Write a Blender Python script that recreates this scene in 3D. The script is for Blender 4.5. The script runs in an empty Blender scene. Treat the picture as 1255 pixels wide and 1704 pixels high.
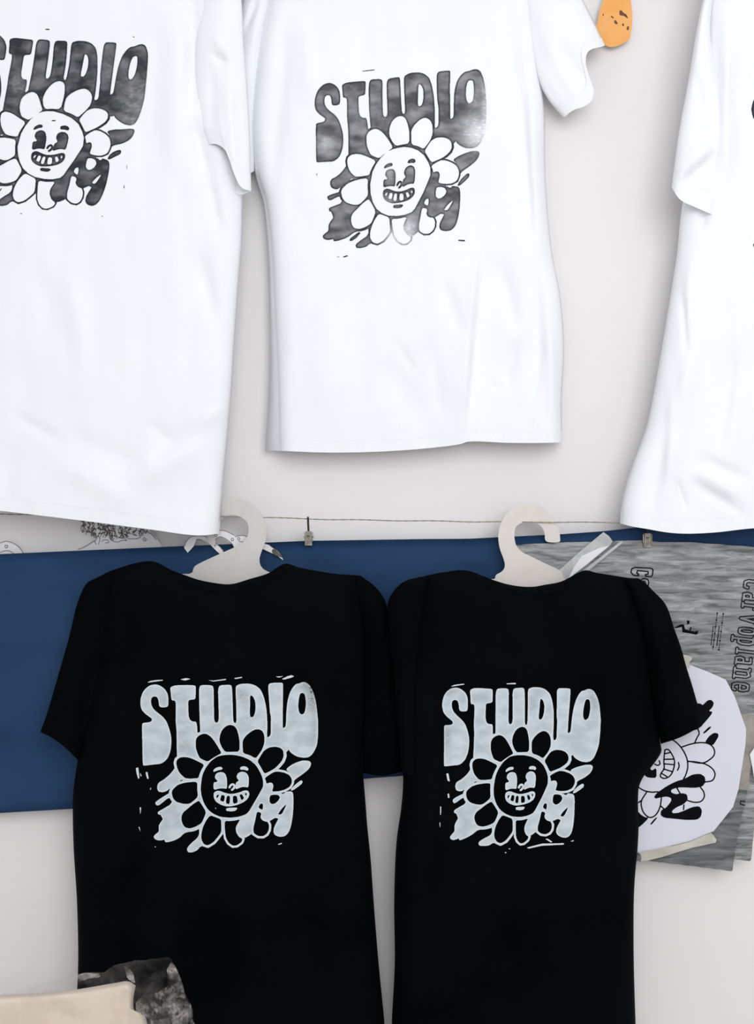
import bpy, bmesh, math, random
import numpy as np
from mathutils import Vector, noise
from mathutils.bvhtree import BVHTree

C = bpy.context.scene.collection
D = 1.8            # camera distance from the wall
CZ = 1.5           # camera height
CAM = Vector((0, -D, CZ))

def P(px, py, d=0.0):
    """point at distance d in front of the wall, 1 px = 1 mm on the wall"""
    k = (D - d) / D * 0.001
    return Vector(((px - 627.5) * k, -d, CZ + (852 - py) * k))

# ------------------------------------------------------------------ materials
def new_mat(name):
    m = bpy.data.materials.new(name); m.use_nodes = True
    nt = m.node_tree
    return m, nt, nt.nodes['Principled BSDF'], nt.nodes['Material Output']

def N(nt, kind, **kw):
    n = nt.nodes.new(kind)
    for k, v in kw.items():
        if hasattr(n, k): setattr(n, k, v)
        else: n.inputs[k.replace('_', ' ')].default_value = v
    return n

def coords(nt, scale=(1, 1, 1)):
    tc = nt.nodes.new('ShaderNodeTexCoord'); mp = nt.nodes.new('ShaderNodeMapping')
    mp.inputs['Scale'].default_value = scale
    nt.links.new(tc.outputs['Object'], mp.inputs['Vector'])
    return mp.outputs['Vector']

def noise_ramp(nt, vec, scale, c0, c1, p0=0.35, p1=0.65, detail=4):
    n = nt.nodes.new('ShaderNodeTexNoise'); n.inputs['Scale'].default_value = scale
    n.inputs['Detail'].default_value = detail
    nt.links.new(vec, n.inputs['Vector'])
    r = nt.nodes.new('ShaderNodeValToRGB')
    r.color_ramp.elements[0].position = p0; r.color_ramp.elements[1].position = p1
    r.color_ramp.elements[0].color = (*c0, 1); r.color_ramp.elements[1].color = (*c1, 1)
    nt.links.new(n.outputs['Fac'], r.inputs['Fac'])
    return n, r

def simple(name, c0, c1=None, scale=20, rough=0.7, bump=0.0, bscale=300, metal=0.0, sheen=0.0, vec=(1, 1, 1), spec=0.5, bdist=0.001):
    m, nt, b, o = new_mat(name)
    v = coords(nt, vec)
    if c1 is None: c1 = c0
    n, r = noise_ramp(nt, v, scale, c0, c1)
    nt.links.new(r.outputs['Color'], b.inputs['Base Color'])
    b.inputs['Roughness'].default_value = rough
    b.inputs['Metallic'].default_value = metal
    b.inputs['Specular IOR Level'].default_value = spec
    b.inputs['Sheen Weight'].default_value = sheen
    if bump:
        n2 = N(nt, 'ShaderNodeTexNoise', Scale=bscale, Detail=3.0)
        nt.links.new(v, n2.inputs['Vector'])
        bp = N(nt, 'ShaderNodeBump', Strength=bump, Distance=bdist)
        nt.links.new(n2.outputs['Fac'], bp.inputs['Height'])
        nt.links.new(bp.outputs['Normal'], b.inputs['Normal'])
    return m

WHITE = simple('white_cotton', (0.85, 0.868, 0.90), (0.872, 0.886, 0.91), 6, 0.95, 0.25, 700, vec=(1, 1, 1.6), spec=0.1)
WHITER = simple('white_rib', (0.86, 0.875, 0.905), (0.875, 0.89, 0.912), 30, 0.95, 0.5, 400, vec=(3, 1, 1), spec=0.1)
BLACK = simple('black_cotton', (0.0010, 0.0015, 0.0019), (0.0018, 0.0024, 0.0029), 8, 0.95, 0.25, 800, spec=0.03)
BLACKR = simple('black_rib', (0.0013, 0.0018, 0.0022), (0.0022, 0.0028, 0.0033), 40, 0.95, 0.5, 500, vec=(3, 1, 1), spec=0.03)
WALLM = simple('wall_paint', (0.785, 0.768, 0.762), (0.808, 0.792, 0.785), 3, 0.8, 0.15, 60, spec=0.2)
FLOORM = simple('floor_vinyl', (0.58, 0.55, 0.52), (0.66, 0.62, 0.58), 5, 0.6)
BLUE = simple('navy_board', (0.009, 0.036, 0.098), (0.014, 0.050, 0.125), 5, 0.75, 0.25, 500, vec=(1, 1, 2.5), spec=0.25)
CARD = simple('greige_card', (0.66, 0.62, 0.585), (0.70, 0.66, 0.625), 30, 0.8, 0.2, 400, spec=0.2)
CARD2 = simple('grey_card', (0.575, 0.565, 0.54), (0.62, 0.605, 0.58), 30, 0.8, 0.2, 400, spec=0.2)
PAPER = simple('white_paper', (0.66, 0.67, 0.75), (0.69, 0.70, 0.78), 4, 0.7, spec=0.2)
PAPERW = simple('sketch_paper', (0.76, 0.75, 0.76), (0.80, 0.79, 0.80), 10, 0.7)
INKB = simple('black_ink', (0.003, 0.003, 0.005), (0.005, 0.005, 0.007), 30, 0.8, spec=0.05)
PEN = simple('pen_line', (0.06, 0.055, 0.05), (0.10, 0.09, 0.085), 60, 0.6)
TAPE = simple('masking_tape', (0.43, 0.41, 0.36), (0.62, 0.59, 0.53), 25, 0.5, 0.5, 120)
TAPEB = simple('brown_tape', (0.22, 0.205, 0.18), (0.38, 0.35, 0.31), 22, 0.5, 0.5, 120)
CORD = simple('cord', (0.20, 0.17, 0.13), (0.36, 0.32, 0.25), 400, 0.8)
METAL = simple('clip_metal', (0.22, 0.20, 0.17), (0.42, 0.39, 0.34), 200, 0.35, metal=0.85)
DMETAL = simple('dark_metal', (0.03, 0.028, 0.026), (0.07, 0.065, 0.06), 200, 0.4, metal=0.7)
ORANGE = simple('orange_card', (0.83, 0.36, 0.075), (0.84, 0.43, 0.14), 22, 0.6, vec=(1, 1, 1))
BROWN = simple('brown_speck', (0.07, 0.015, 0.012), (0.16, 0.06, 0.03), 90, 0.7)
BEIGE = simple('beige_wrap', (0.73, 0.62, 0.51), (0.79, 0.69, 0.58), 8, 0.7, 0.3, 60)

def ink_mat(name, dark, light, fade, s1=25, s2=160, p0=0.38, p1=0.66, edge=None, base=.3):
    """printed ink: mottled, with a per-vertex wear amount"""
    m, nt, b, o = new_mat(name)
    v = coords(nt, (1, 1, 1.8))
    n1, r1 = noise_ramp(nt, v, s1, dark, light, p0, p1, 5)
    n2, r2 = noise_ramp(nt, v, s2, (0, 0, 0), (1, 1, 1), 0.50, 0.75, 6)
    at = nt.nodes.new('ShaderNodeAttribute'); at.attribute_name = 'wear'
    mul = N(nt, 'ShaderNodeMath', operation='MULTIPLY'); mul.inputs[1].default_value = 1.0
    add = N(nt, 'ShaderNodeMath', operation='MULTIPLY_ADD')
    nt.links.new(r2.outputs['Color'], add.inputs[0]); add.inputs[1].default_value = 0.6
    add.inputs[2].default_value = base
    nt.links.new(add.outputs[0], mul.inputs[0]); nt.links.new(at.outputs['Fac'], mul.inputs[1])
    mx = N(nt, 'ShaderNodeMix', data_type='RGBA'); mx.clamp_factor = True
    nt.links.new(mul.outputs[0], mx.inputs[0])
    ai = nt.nodes.new('ShaderNodeAttribute'); ai.attribute_name = 'inner'
    ed = N(nt, 'ShaderNodeMix', data_type='RGBA'); ed.inputs[6].default_value = (*(edge or dark), 1)
    nt.links.new(ai.outputs['Fac'], ed.inputs[0]); nt.links.new(r1.outputs['Color'], ed.inputs[7])
    nt.links.new(ed.outputs[2], mx.inputs[6]); mx.inputs[7].default_value = (*fade, 1)
    nt.links.new(mx.outputs[2], b.inputs['Base Color'])
    b.inputs['Roughness'].default_value = 0.85; b.inputs['Specular IOR Level'].default_value = 0.15
    return m

INK_DARK = ink_mat('charcoal_ink', (0.035, 0.036, 0.042), (0.17, 0.17, 0.18), (0.80, 0.81, 0.84), 30, 140, 0.40, 0.66, edge=(0.022, 0.023, 0.030))
INK_GREY = ink_mat('worn_grey_ink', (0.085, 0.085, 0.092), (0.30, 0.30, 0.315), (0.82, 0.83, 0.86), 30, 140, 0.36, 0.68, edge=(0.035, 0.035, 0.042), base=.62)
INK_LIGHT = ink_mat('pale_ink', (0.45, 0.50, 0.54), (0.56, 0.62, 0.66), (0.03, 0.035, 0.04), 34, 200, 0.38, 0.62, edge=(0.60, 0.66, 0.70))

def film_mat(name, ca, cb, alpha=1.0, rough=0.25):
    m, nt, b, o = new_mat(name)
    v = coords(nt, (6, 1, 44))
    n, r = noise_ramp(nt, v, 2.6, ca, cb, 0.34, 0.66, 8)
    n.inputs['Distortion'].default_value = 0.8; n.inputs['Roughness'].default_value = 0.62
    v2 = coords(nt, (1.5, 1, 4))
    n2, r2 = noise_ramp(nt, v2, 3, (0.75, 0.75, 0.75), (1.15, 1.15, 1.15), 0.3, 0.7, 3)
    mx = N(nt, 'ShaderNodeMix', data_type='RGBA', blend_type='MULTIPLY'); mx.inputs[0].default_value = 1
    nt.links.new(r.outputs['Color'], mx.inputs[6]); nt.links.new(r2.outputs['Color'], mx.inputs[7])
    nt.links.new(mx.outputs[2], b.inputs['Base Color'])
    b.inputs['Roughness'].default_value = rough
    bp = N(nt, 'ShaderNodeBump', Strength=0.6, Distance=0.002)
    nt.links.new(n.outputs['Fac'], bp.inputs['Height']); nt.links.new(bp.outputs['Normal'], b.inputs['Normal'])
    b.inputs['Alpha'].default_value = alpha
    return m
FILM = film_mat('crinkled_grey_film', (0.075, 0.08, 0.078), (0.42, 0.425, 0.43), 1, 0.4)
FILMD = film_mat('dark_grey_film', (0.055, 0.062, 0.062), (0.21, 0.22, 0.225), 1, 0.5)

def clear_mat(name, tint, lo, hi, scale=40):
    m, nt, b, o = new_mat(name)
    v = coords(nt)
    n, r = noise_ramp(nt, v, scale, (lo,) * 3, (hi,) * 3, 0.4, 0.7, 5)
    tr = nt.nodes.new('ShaderNodeBsdfTransparent')
    mx = nt.nodes.new('ShaderNodeMixShader')
    b.inputs['Base Color'].default_value = (*tint, 1); b.inputs['Roughness'].default_value = 0.18
    b.inputs['Specular IOR Level'].default_value = 0.9
    nt.links.new(r.outputs['Color'], mx.inputs['Fac'])
    nt.links.new(tr.outputs[0], mx.inputs[1]); nt.links.new(b.outputs[0], mx.inputs[2])
    nt.links.new(mx.outputs[0], o.inputs['Surface'])
    return m
CLEAR = clear_mat('clear_cellophane', (0.36, 0.34, 0.33), 0.02, 0.16, 30)
CRUMP = clear_mat('crumpled_cellophane', (0.62, 0.59, 0.56), 0.04, 0.75, 45)
STRIP = clear_mat('frosted_strip', (0.62, 0.63, 0.62), 0.55, 0.85, 60)

# ------------------------------------------------------------------ object helpers
def tag(o, label=None, cat=None, group=None, kind=None):
    if label: o['label'] = label
    if cat: o['category'] = cat
    if group: o['group'] = group
    if kind: o['kind'] = kind
    return o

def thing(name, label, cat, loc, group=None):
    o = bpy.data.objects.new(name, None); C.objects.link(o); o.location = loc
    o.empty_display_size = 0.05
    return tag(o, label, cat, group)

def mesh_obj(name, verts, faces, mat, parent=None, origin=None, smooth=True, wear=None, merge=False):
    org = Vector(parent.location) if parent is not None and origin is None else (Vector(origin) if origin is not None else Vector((0, 0, 0)))
    me = bpy.data.meshes.new(name)
    me.from_pydata([tuple(Vector(v) - org) for v in verts], [], faces)
    me.update()
    if wear is not None:
        a = me.attributes.new('wear', 'FLOAT', 'POINT'); a.data.foreach_set('value', wear)
    if merge:
        bm = bmesh.new(); bm.from_mesh(me); bmesh.ops.remove_doubles(bm, verts=bm.verts, dist=1e-5)
        bmesh.ops.recalc_face_normals(bm, faces=bm.faces); bm.to_mesh(me); bm.free()
    me.materials.append(mat)
    if smooth: me.polygons.foreach_set('use_smooth', [True] * len(me.polygons))
    o = bpy.data.objects.new(name, me); C.objects.link(o)
    if parent is not None and (parent.type == 'EMPTY' or origin is not None):
        o.parent = parent
    elif origin is not None:
        o.location = org
    return o

def sub(name, verts, faces, mat, parent, root, smooth=False, wear=None):
    """child of a part whose own location is zero inside its thing"""
    o = mesh_obj(name, verts, faces, mat, None, origin=root, smooth=smooth, wear=wear)
    o.location = (0, 0, 0); o.parent = parent
    return o

def plate(px_poly, d, t=0.002):
    """flat piece cut to an outline; d may be a function of (px, py)"""
    f = d if callable(d) else (lambda x, y: d)
    n = len(px_poly)
    vs = [P(x, y, f(x, y) + t / 2) for x, y in px_poly] + [P(x, y, f(x, y) - t / 2) for x, y in px_poly]
    fs = [list(range(n)), list(range(2 * n - 1, n - 1, -1))] + [[i, n + i, n + (i + 1) % n, (i + 1) % n] for i in range(n)]
    bm = bmesh.new(); bv = [bm.verts.new(v) for v in vs]
    for q in fs: bm.faces.new([bv[i] for i in q])
    bmesh.ops.recalc_face_normals(bm, faces=bm.faces)
    bmesh.ops.triangulate(bm, faces=[g for g in bm.faces if len(g.verts) > 4], ngon_method='EAR_CLIP')
    bm.verts.index_update()
    r = [v.co.copy() for v in bm.verts], [[v.index for v in g.verts] for g in bm.faces]
    bm.free()
    return r

def catmull(pts, n):
    """n+1 points evenly spaced by arc length along a smooth curve through pts"""
    p = [np.array(q, float) for q in pts]
    if len(p) == 2: return np.array([p[0] + (p[1] - p[0]) * i / n for i in range(n + 1)])
    ext = [2 * p[0] - p[1]] + p + [2 * p[-1] - p[-2]]
    out = []
    for i in range(1, len(ext) - 2):
        a, b, c, d = ext[i - 1:i + 3]
        # centripetal
        t0 = 0; t1 = t0 + max(np.linalg.norm(b - a), 1e-6) ** .5; t2 = t1 + max(np.linalg.norm(c - b), 1e-6) ** .5
        t3 = t2 + max(np.linalg.norm(d - c), 1e-6) ** .5
        for k in range(16):
            t = t1 + (t2 - t1) * k / 16
            A1 = (t1 - t) / (t1 - t0) * a + (t - t0) / (t1 - t0) * b
            A2 = (t2 - t) / (t2 - t1) * b + (t - t1) / (t2 - t1) * c
            A3 = (t3 - t) / (t3 - t2) * c + (t - t2) / (t3 - t2) * d
            B1 = (t2 - t) / (t2 - t0) * A1 + (t - t0) / (t2 - t0) * A2
            B2 = (t3 - t) / (t3 - t1) * A2 + (t - t1) / (t3 - t1) * A3
            out.append((t2 - t) / (t2 - t1) * B1 + (t - t1) / (t2 - t1) * B2)
    out.append(p[-1]); out = np.array(out)
    s = np.concatenate([[0], np.cumsum(np.linalg.norm(np.diff(out, axis=0), axis=1))])
    q = np.linspace(0, s[-1], n + 1)
    return np.stack([np.interp(q, s, out[:, 0]), np.interp(q, s, out[:, 1])], 1)

def coons(L, R, T, B, nu, nv):
    T = [L[0]] + list(T[1:-1]) + [R[0]]; B = [L[-1]] + list(B[1:-1]) + [R[-1]]
    l, r, t, b = catmull(L, nv), catmull(R, nv), catmull(T, nu), catmull(B, nu)
    u = np.linspace(0, 1, nu + 1)[None, :, None]; v = np.linspace(0, 1, nv + 1)[:, None, None]
    S = (1 - u) * l[:, None] + u * r[:, None] + (1 - v) * t[None] + v * b[None]
    S -= (1 - u) * (1 - v) * l[0] + u * (1 - v) * r[0] + (1 - u) * v * l[-1] + u * v * r[-1]
    return S

def fold_depth(X, Y, folds, seed=0, amp=0.0, gain=1.0):
    out = np.zeros_like(X)
    for f in folds:
        kind, x0, y0, x1, y1, w, a = f[:7]; a = a * gain
        dx, dy = x1 - x0, y1 - y0; Ln = math.hypot(dx, dy)
        tx, ty = dx / Ln, dy / Ln
        s = (X - x0) * tx + (Y - y0) * ty
        q = (X - x0) * (-ty) + (Y - y0) * tx
        fade = np.clip(np.minimum(s + w, Ln + w - s) / (0.35 * Ln + w), 0, 1); fade = fade * fade * (3 - 2 * fade)
        if kind == 'r': out += a * np.exp(-(q / w) ** 2) * fade
        else:
            rng = f[7]; out += a * np.tanh(q / w) * np.exp(-np.abs(q) / rng) * fade
    if amp:
        nz = np.zeros_like(X)
        for i in np.ndindex(X.shape):
            nz[i] = noise.noise(Vector((X[i] / 70, Y[i] / 190, seed))) + 0.45 * noise.noise(Vector((X[i] / 28, Y[i] / 80, seed + 9)))
        out += amp * nz
    return out

def tube(L, R, T, B, d0, th, r=45, rtop=0, back=0.012, folds=(), seed=0, amp=0.0, nu=90, nv=120,
         Lb=None, Bb=None, Tb=None, topmin=0.0, side_pow=2.0, front=None, tilt=None, gain=1.0):
    """a garment panel tube: front sheet and back sheet meeting at the silhouette"""
    F = coons(L, R, T, B, nu, nv)
    Bk = coons(Lb or L, R, Tb or T, Bb or B, nu, nv)
    X, Y = F[..., 0], F[..., 1]
    u = np.linspace(0, 1, nu + 1)[None, :] * np.ones((nv + 1, 1)); v = np.linspace(0, 1, nv + 1)[:, None] * np.ones((1, nu + 1))
    W = np.linalg.norm(F[:, -1] - F[:, 0], axis=1)[:, None]
    e = np.minimum(u, 1 - u) * W
    q = np.clip(e / np.minimum(r, W * 0.5 + 1e-6), 0, 1)
    prof = np.sqrt(np.clip(1 - (1 - q) ** side_pow, 0, 1))
    if rtop:
        H = np.linalg.norm(F[-1] - F[0], axis=1)[None, :]
        qt = np.clip(v * H / rtop, 0, 1)
        prof = prof * (topmin + (1 - topmin) * np.sqrt(np.clip(1 - (1 - qt) ** 2, 0, 1)))
    fd = fold_depth(X, Y, folds, seed, amp, gain) * np.clip(q * 1.2, 0, 1) * (np.clip(v * 12, 0.25, 1) if rtop else 1)
    base = d0 + (tilt(X, Y) if tilt else 0)
    dF = base + th * prof + fd
    dB = d0 + (tilt(Bk[..., 0], Bk[..., 1]) if tilt else 0) - back * prof
    return dict(F=F, dF=dF, Bk=Bk, dB=dB, nu=nu, nv=nv)

def tube_mesh(t, v0=0, v1=None, off=0.0):
    nu, nv = t['nu'], t['nv']; v1 = nv if v1 is None else v1
    vs, fs = [], []
    rows = range(v0, v1 + 1)
    for j in rows:
        for i in range(nu + 1): vs.append(P(t['F'][j, i, 0], t['F'][j, i, 1], t['dF'][j, i] + off))
        for i in range(nu, -1, -1): vs.append(P(t['Bk'][j, i, 0], t['Bk'][j, i, 1], t['dB'][j, i] - off))
    M = 2 * (nu + 1)
    for a in range(len(rows) - 1):
        for i in range(M):
            k = (i + 1) % M
            fs.append((a * M + i, a * M + k, (a + 1) * M + k, (a + 1) * M + i))
    return vs, fs

def front_bvh(t):
    nu, nv = t['nu'], t['nv']; vs, fs = [], []
    for j in range(nv + 1):
        for i in range(nu + 1): vs.append(P(t['F'][j, i, 0], t['F'][j, i, 1], t['dF'][j, i]))
    for j in range(nv):
        for i in range(nu):
            a = j * (nu + 1) + i; fs.append((a, a + 1, a + nu + 2, a + nu + 1))
    return BVHTree.FromPolygons(vs, fs)

def onto(bvh, px, py, off=0.0006, dflt=0.06):
    dr = (P(px, py, 0) - CAM).normalized()
    h = bvh.ray_cast(CAM, dr)
    if h[0] is None: return None
    return h[0] - dr * off

# ------------------------------------------------------------------ 2-D ink rasteriser and contour mesher
class Ink:
    def __init__(s, x0, y0, x1, y1, cell=0.8, ss=3):
        s.x0, s.y0, s.cell, s.ss = x0, y0, cell, ss
        s.nx, s.ny = int((x1 - x0) / cell), int((y1 - y0) / cell)
        s.h = cell / ss
        s.A = np.zeros((s.ny * ss, s.nx * ss), np.float32)
        s.cx = x0 + (np.arange(s.nx * ss) + .5) * s.h; s.cy = y0 + (np.arange(s.ny * ss) + .5) * s.h
    def poly(s, pts, val=1, round_=1):
        p = [tuple(q) for q in pts]
        for _ in range(round_):
            n = len(p); o = []
            for i in range(n):
                a, b = p[i], p[(i + 1) % n]
                o.append((a[0] * .8 + b[0] * .2, a[1] * .8 + b[1] * .2)); o.append((a[0] * .2 + b[0] * .8, a[1] * .2 + b[1] * .8))
            p = o
        p = np.array(p); a, b = p, np.roll(p, -1, 0)
        j0 = max(0, int((p[:, 1].min() - s.y0) / s.h)); j1 = min(len(s.cy), int((p[:, 1].max() - s.y0) / s.h) + 2)
        for j in range(j0, j1):
            y = s.cy[j]; m = (a[:, 1] <= y) != (b[:, 1] <= y)
            if not m.any(): continue
            xs = np.sort(a[m, 0] + (y - a[m, 1]) / (b[m, 1] - a[m, 1]) * (b[m, 0] - a[m, 0]))
            for k in range(0, len(xs) - 1, 2):
                i0 = max(0, int(math.ceil((xs[k] - s.x0) / s.h - .5))); i1 = int(math.ceil((xs[k + 1] - s.x0) / s.h - .5))
                if i1 > i0: s.A[j, i0:max(i1, 0)] = val
    def dist(s, pts, reach):
        p = np.array(pts, float)
        i0 = max(0, int((p[:, 0].min() - reach - s.x0) / s.h)); i1 = min(len(s.cx), int((p[:, 0].max() + reach - s.x0) / s.h) + 2)
        j0 = max(0, int((p[:, 1].min() - reach - s.y0) / s.h)); j1 = min(len(s.cy), int((p[:, 1].max() + reach - s.y0) / s.h) + 2)
        if i1 <= i0 or j1 <= j0: return None
        X, Y = np.meshgrid(s.cx[i0:i1], s.cy[j0:j1]); dd = np.full(X.shape, 1e9)
        for a, b in zip(p[:-1], p[1:]):
            v = b - a; L2 = max((v ** 2).sum(), 1e-9)
            t = np.clip(((X - a[0]) * v[0] + (Y - a[1]) * v[1]) / L2, 0, 1)
            dd = np.minimum(dd, np.hypot(X - a[0] - t * v[0], Y - a[1] - t * v[1]))
        return (slice(j0, j1), slice(i0, i1)), dd
    def stroke(s, pts, hw, val=1, closed=False, smooth=False):
        p = list(pts) + ([pts[0]] if closed else [])
        if smooth: p = catmull(p, 8 * len(p))
        r = s.dist(p, hw + 1)
        if r: s.A[r[0]][r[1] < hw] = val
    def glyph(s, lines, rad, hw):
        """outlined letter: the contour of a fat skeleton"""
        acc = {}
        allp = [q for l in lines for q in l]
        p = np.array(allp)
        big = None
        for l in lines:
            r = s.dist(l, rad + hw + 1)
            if r is None: continue
            full = np.full(s.A.shape, 1e9, np.float32); full[r[0]] = r[1]
            big = full if big is None else np.minimum(big, full)
        if big is not None: s.A[np.abs(big - rad) < hw] = 1
    def mesh(s, place, wear=None):
        ss = s.ss
        G = s.A.reshape(s.ny, ss, s.nx, ss).mean((1, 3))
        G = np.pad(G, 1); ny, nx = G.shape
        X = s.x0 + (np.arange(nx) - .5) * s.cell; Y = s.y0 + (np.arange(ny) - .5) * s.cell
        # how far inside an inked area each grid point lies (0 at the rim, 1 inside)
        pd = np.pad(G, 6, mode='edge'); cs_ = np.cumsum(np.cumsum(np.pad(pd, ((1, 0), (1, 0))), 0), 1)
        Bl = (cs_[9:, 9:] - cs_[:-9, 9:] - cs_[9:, :-9] + cs_[:-9, :-9]) / 81.
        o_ = (Bl.shape[0] - ny) // 2; Bl = Bl[o_:o_ + ny, o_:o_ + nx]; s.inner = []
        In = np.clip((Bl - .62) / .38, 0, 1)
        cache, vs, fs, wr = {}, [], [], []
        def vert(key, x, y):
            k = cache.get(key)
            if k is None:
                w = place(x, y)
                if w is None: cache[key] = -1; return -1
                k = cache[key] = len(vs); vs.append(w)
                if wear: wr.append(wear(x, y)); s.inner.append(float(In[key[1], key[2]]))
            return k
        inside = G >= .5
        any_ = inside[:-1, :-1] | inside[1:, :-1] | inside[:-1, 1:] | inside[1:, 1:]
        for j, i in zip(*np.nonzero(any_)):
            j = int(j); i = int(i)
            cs = ((j, i), (j, i + 1), (j + 1, i + 1), (j + 1, i)); poly = []
            for k in range(4):
                a, b = cs[k], cs[(k + 1) % 4]; ga, gb = G[a], G[b]
                if ga >= .5: poly.append(vert(('c',) + a, X[a[1]], Y[a[0]]))
                if (ga >= .5) != (gb >= .5):
                    lo, hi = (a, b) if a < b else (b, a); t = (.5 - G[lo]) / (G[hi] - G[lo])
                    poly.append(vert(('e',) + lo + hi, X[lo[1]] + t * (X[hi[1]] - X[lo[1]]), Y[lo[0]] + t * (Y[hi[0]] - Y[lo[0]])))
            if len(poly) >= 3 and -1 not in poly: fs.append(poly)
        return vs, fs, wr

# ------------------------------------------------------------------ the print artwork, traced once (millimetre-like units)
def Q(ox, oy):
    return lambda *p: [(ox + x / 7.382, oy + y / 7.382) for x, y in p]
q1, q2, q3, q4 = Q(220, 1120), Q(370, 1120), Q(220, 1270), Q(370, 1270)
ART_S = q1((130,1130),(126,900),(120,630),(135,612),(210,605),(240,590),(243,560),(215,540),(160,500),(115,450),(100,380),(105,310),(130,235),(170,185),(220,150),(290,138),(345,155),(400,195),(435,250),(445,310),(443,410),(400,422),(350,420),(330,400),(325,340),(308,295),(272,285),(240,300),(230,340),(235,390),(260,440),(310,485),(370,530),(420,590),(455,680),(478,770),(482,860),(470,960),(440,1040),(400,1085),(350,1115),(250,1125),(150,1138))
ART_T = q1((465,175),(530,150),(700,148),(770,152),(782,170),(780,250),(778,322),(700,330),(688,350),(690,450),(693,530),(710,575),(740,595),(785,598),(797,640),(802,745),(845,712),(1100,1000),(900,1110),(640,1040),(550,1070),(550,1010),(548,850),(545,700),(535,600),(536,480),(537,370),(525,338),(483,335),(475,250))
ART_UDIO = q2((-272,700),(-280,500),(-284,330),(-287,200),(-272,155),(-237,147),(-137,150),(-107,170),(-104,350),(-102,560),(-92,600),(-72,612),(-52,600),(-42,560),(-44,450),(-47,350),(-52,200),(-32,150),(93,143),(118,160),(125,300),(130,450),(135,605),(175,618),(172,400),(163,200),(170,155),(230,132),(330,130),(405,150),(470,200),(510,290),(540,420),(552,560),(553,690),(548,795),(585,775),(597,740),(597,640),(598,540),(585,480),(575,330),(565,200),(565,150),(590,122),(735,118),(747,135),(745,300),(742,500),(742,670),(750,678),(780,655),(785,560),(788,470),(800,350),(830,240),(870,170),(905,135),(945,128),(985,110),(1030,115),(1075,150),(1120,240),(1150,350),(1165,470),(1178,600),(1178,750),(1165,880),(1140,940),(1105,1000),(1060,1035),(1000,1040),(930,1030),(870,1000),(830,965),(818,938),(795,965),(770,985),(640,905),(500,950),(400,1050),(240,990),(40,975),(-10,920),(-150,900),(-267,740))
PETALS = [
 q3((540,-2),(550,-42),(590,-72),(650,-77),(710,-67),(790,-32),(888,18),(850,83),(825,140),(815,185),(720,190),(655,187),(610,150),(575,110),(553,60)),
 q1((780,830),(795,790),(830,760),(885,743),(930,755),(975,790),(1020,850),(1060,915),(1100,985),(1050,1010),(990,1045),(930,1088),(890,1075),(830,1045),(800,980),(782,920)),
 q2((-37,840),(-29,760),(0,695),(40,655),(90,635),(140,645),(175,680),(200,760),(213,840),(213,965),(110,968),(40,970),(0,925)),
 q2((250,830),(290,770),(350,720),(410,690),(455,690),(495,715),(517,765),(518,860),(490,940),(450,1000),(410,1050),(340,1010),(255,985),(250,900)),
 q2((430,1085),(475,1010),(510,955),(570,915),(650,903),(715,918),(750,955),(755,1020),(735,1075),(690,1130),(640,1175),(570,1215),(518,1238),(470,1150)),
 q4((520,185),(580,140),(640,105),(700,103),(770,118),(825,145),(855,195),(855,240),(830,290),(770,325),(700,345),(610,350),(622,310),(628,270),(610,240),(575,240),(545,255),(535,215)),
 q3((485,360),(500,320),(560,265),(640,240),(720,230),(800,230),(800,320),(808,410),(770,450),(720,490),(680,503),(620,498),(540,475),(500,430)),
 q3((605,650),(630,600),(680,560),(750,500),(820,458),(850,500),(910,600),(880,680),(850,740),(780,780),(710,803),(650,790),(620,750),(605,700)),
 q3((870,780),(910,700),(960,638),(1030,665),(1093,690),(1095,770),(1095,850),(1050,910),(1000,970),(930,1012),(880,995),(850,940),(850,860)),
 q4((30,708),(120,710),(222,690),(190,740),(165,790),(170,850),(205,905),(250,930),(235,970),(180,1010),(130,1015),(80,980),(45,920),(35,850),(28,780)),
 q4((425,595),(470,605),(480,625),(468,660),(485,695),(520,715),(555,718),(575,760),(572,820),(545,870),(500,898),(440,895),(385,860),(380,800),(405,700)),
]
PETAL_HW = [4.2, 4.4, 4.6, 4.6, 4.8, 3.6, 4.6, 4.6, 3.8, 3.4, 3.6]
FACE = q3((840,300),(850,400),(880,490),(930,570),(1000,625),(1090,662)) + q4((100,670),(200,660),(290,630),(330,590),(370,520),(430,420),(480,330),(503,285),(500,200),(475,130),(420,30),(340,-40),(250,-80),(150,-102),(60,-103),(0,-98)) + q3((1040,-80),(960,-20),(900,60),(860,150))
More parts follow.
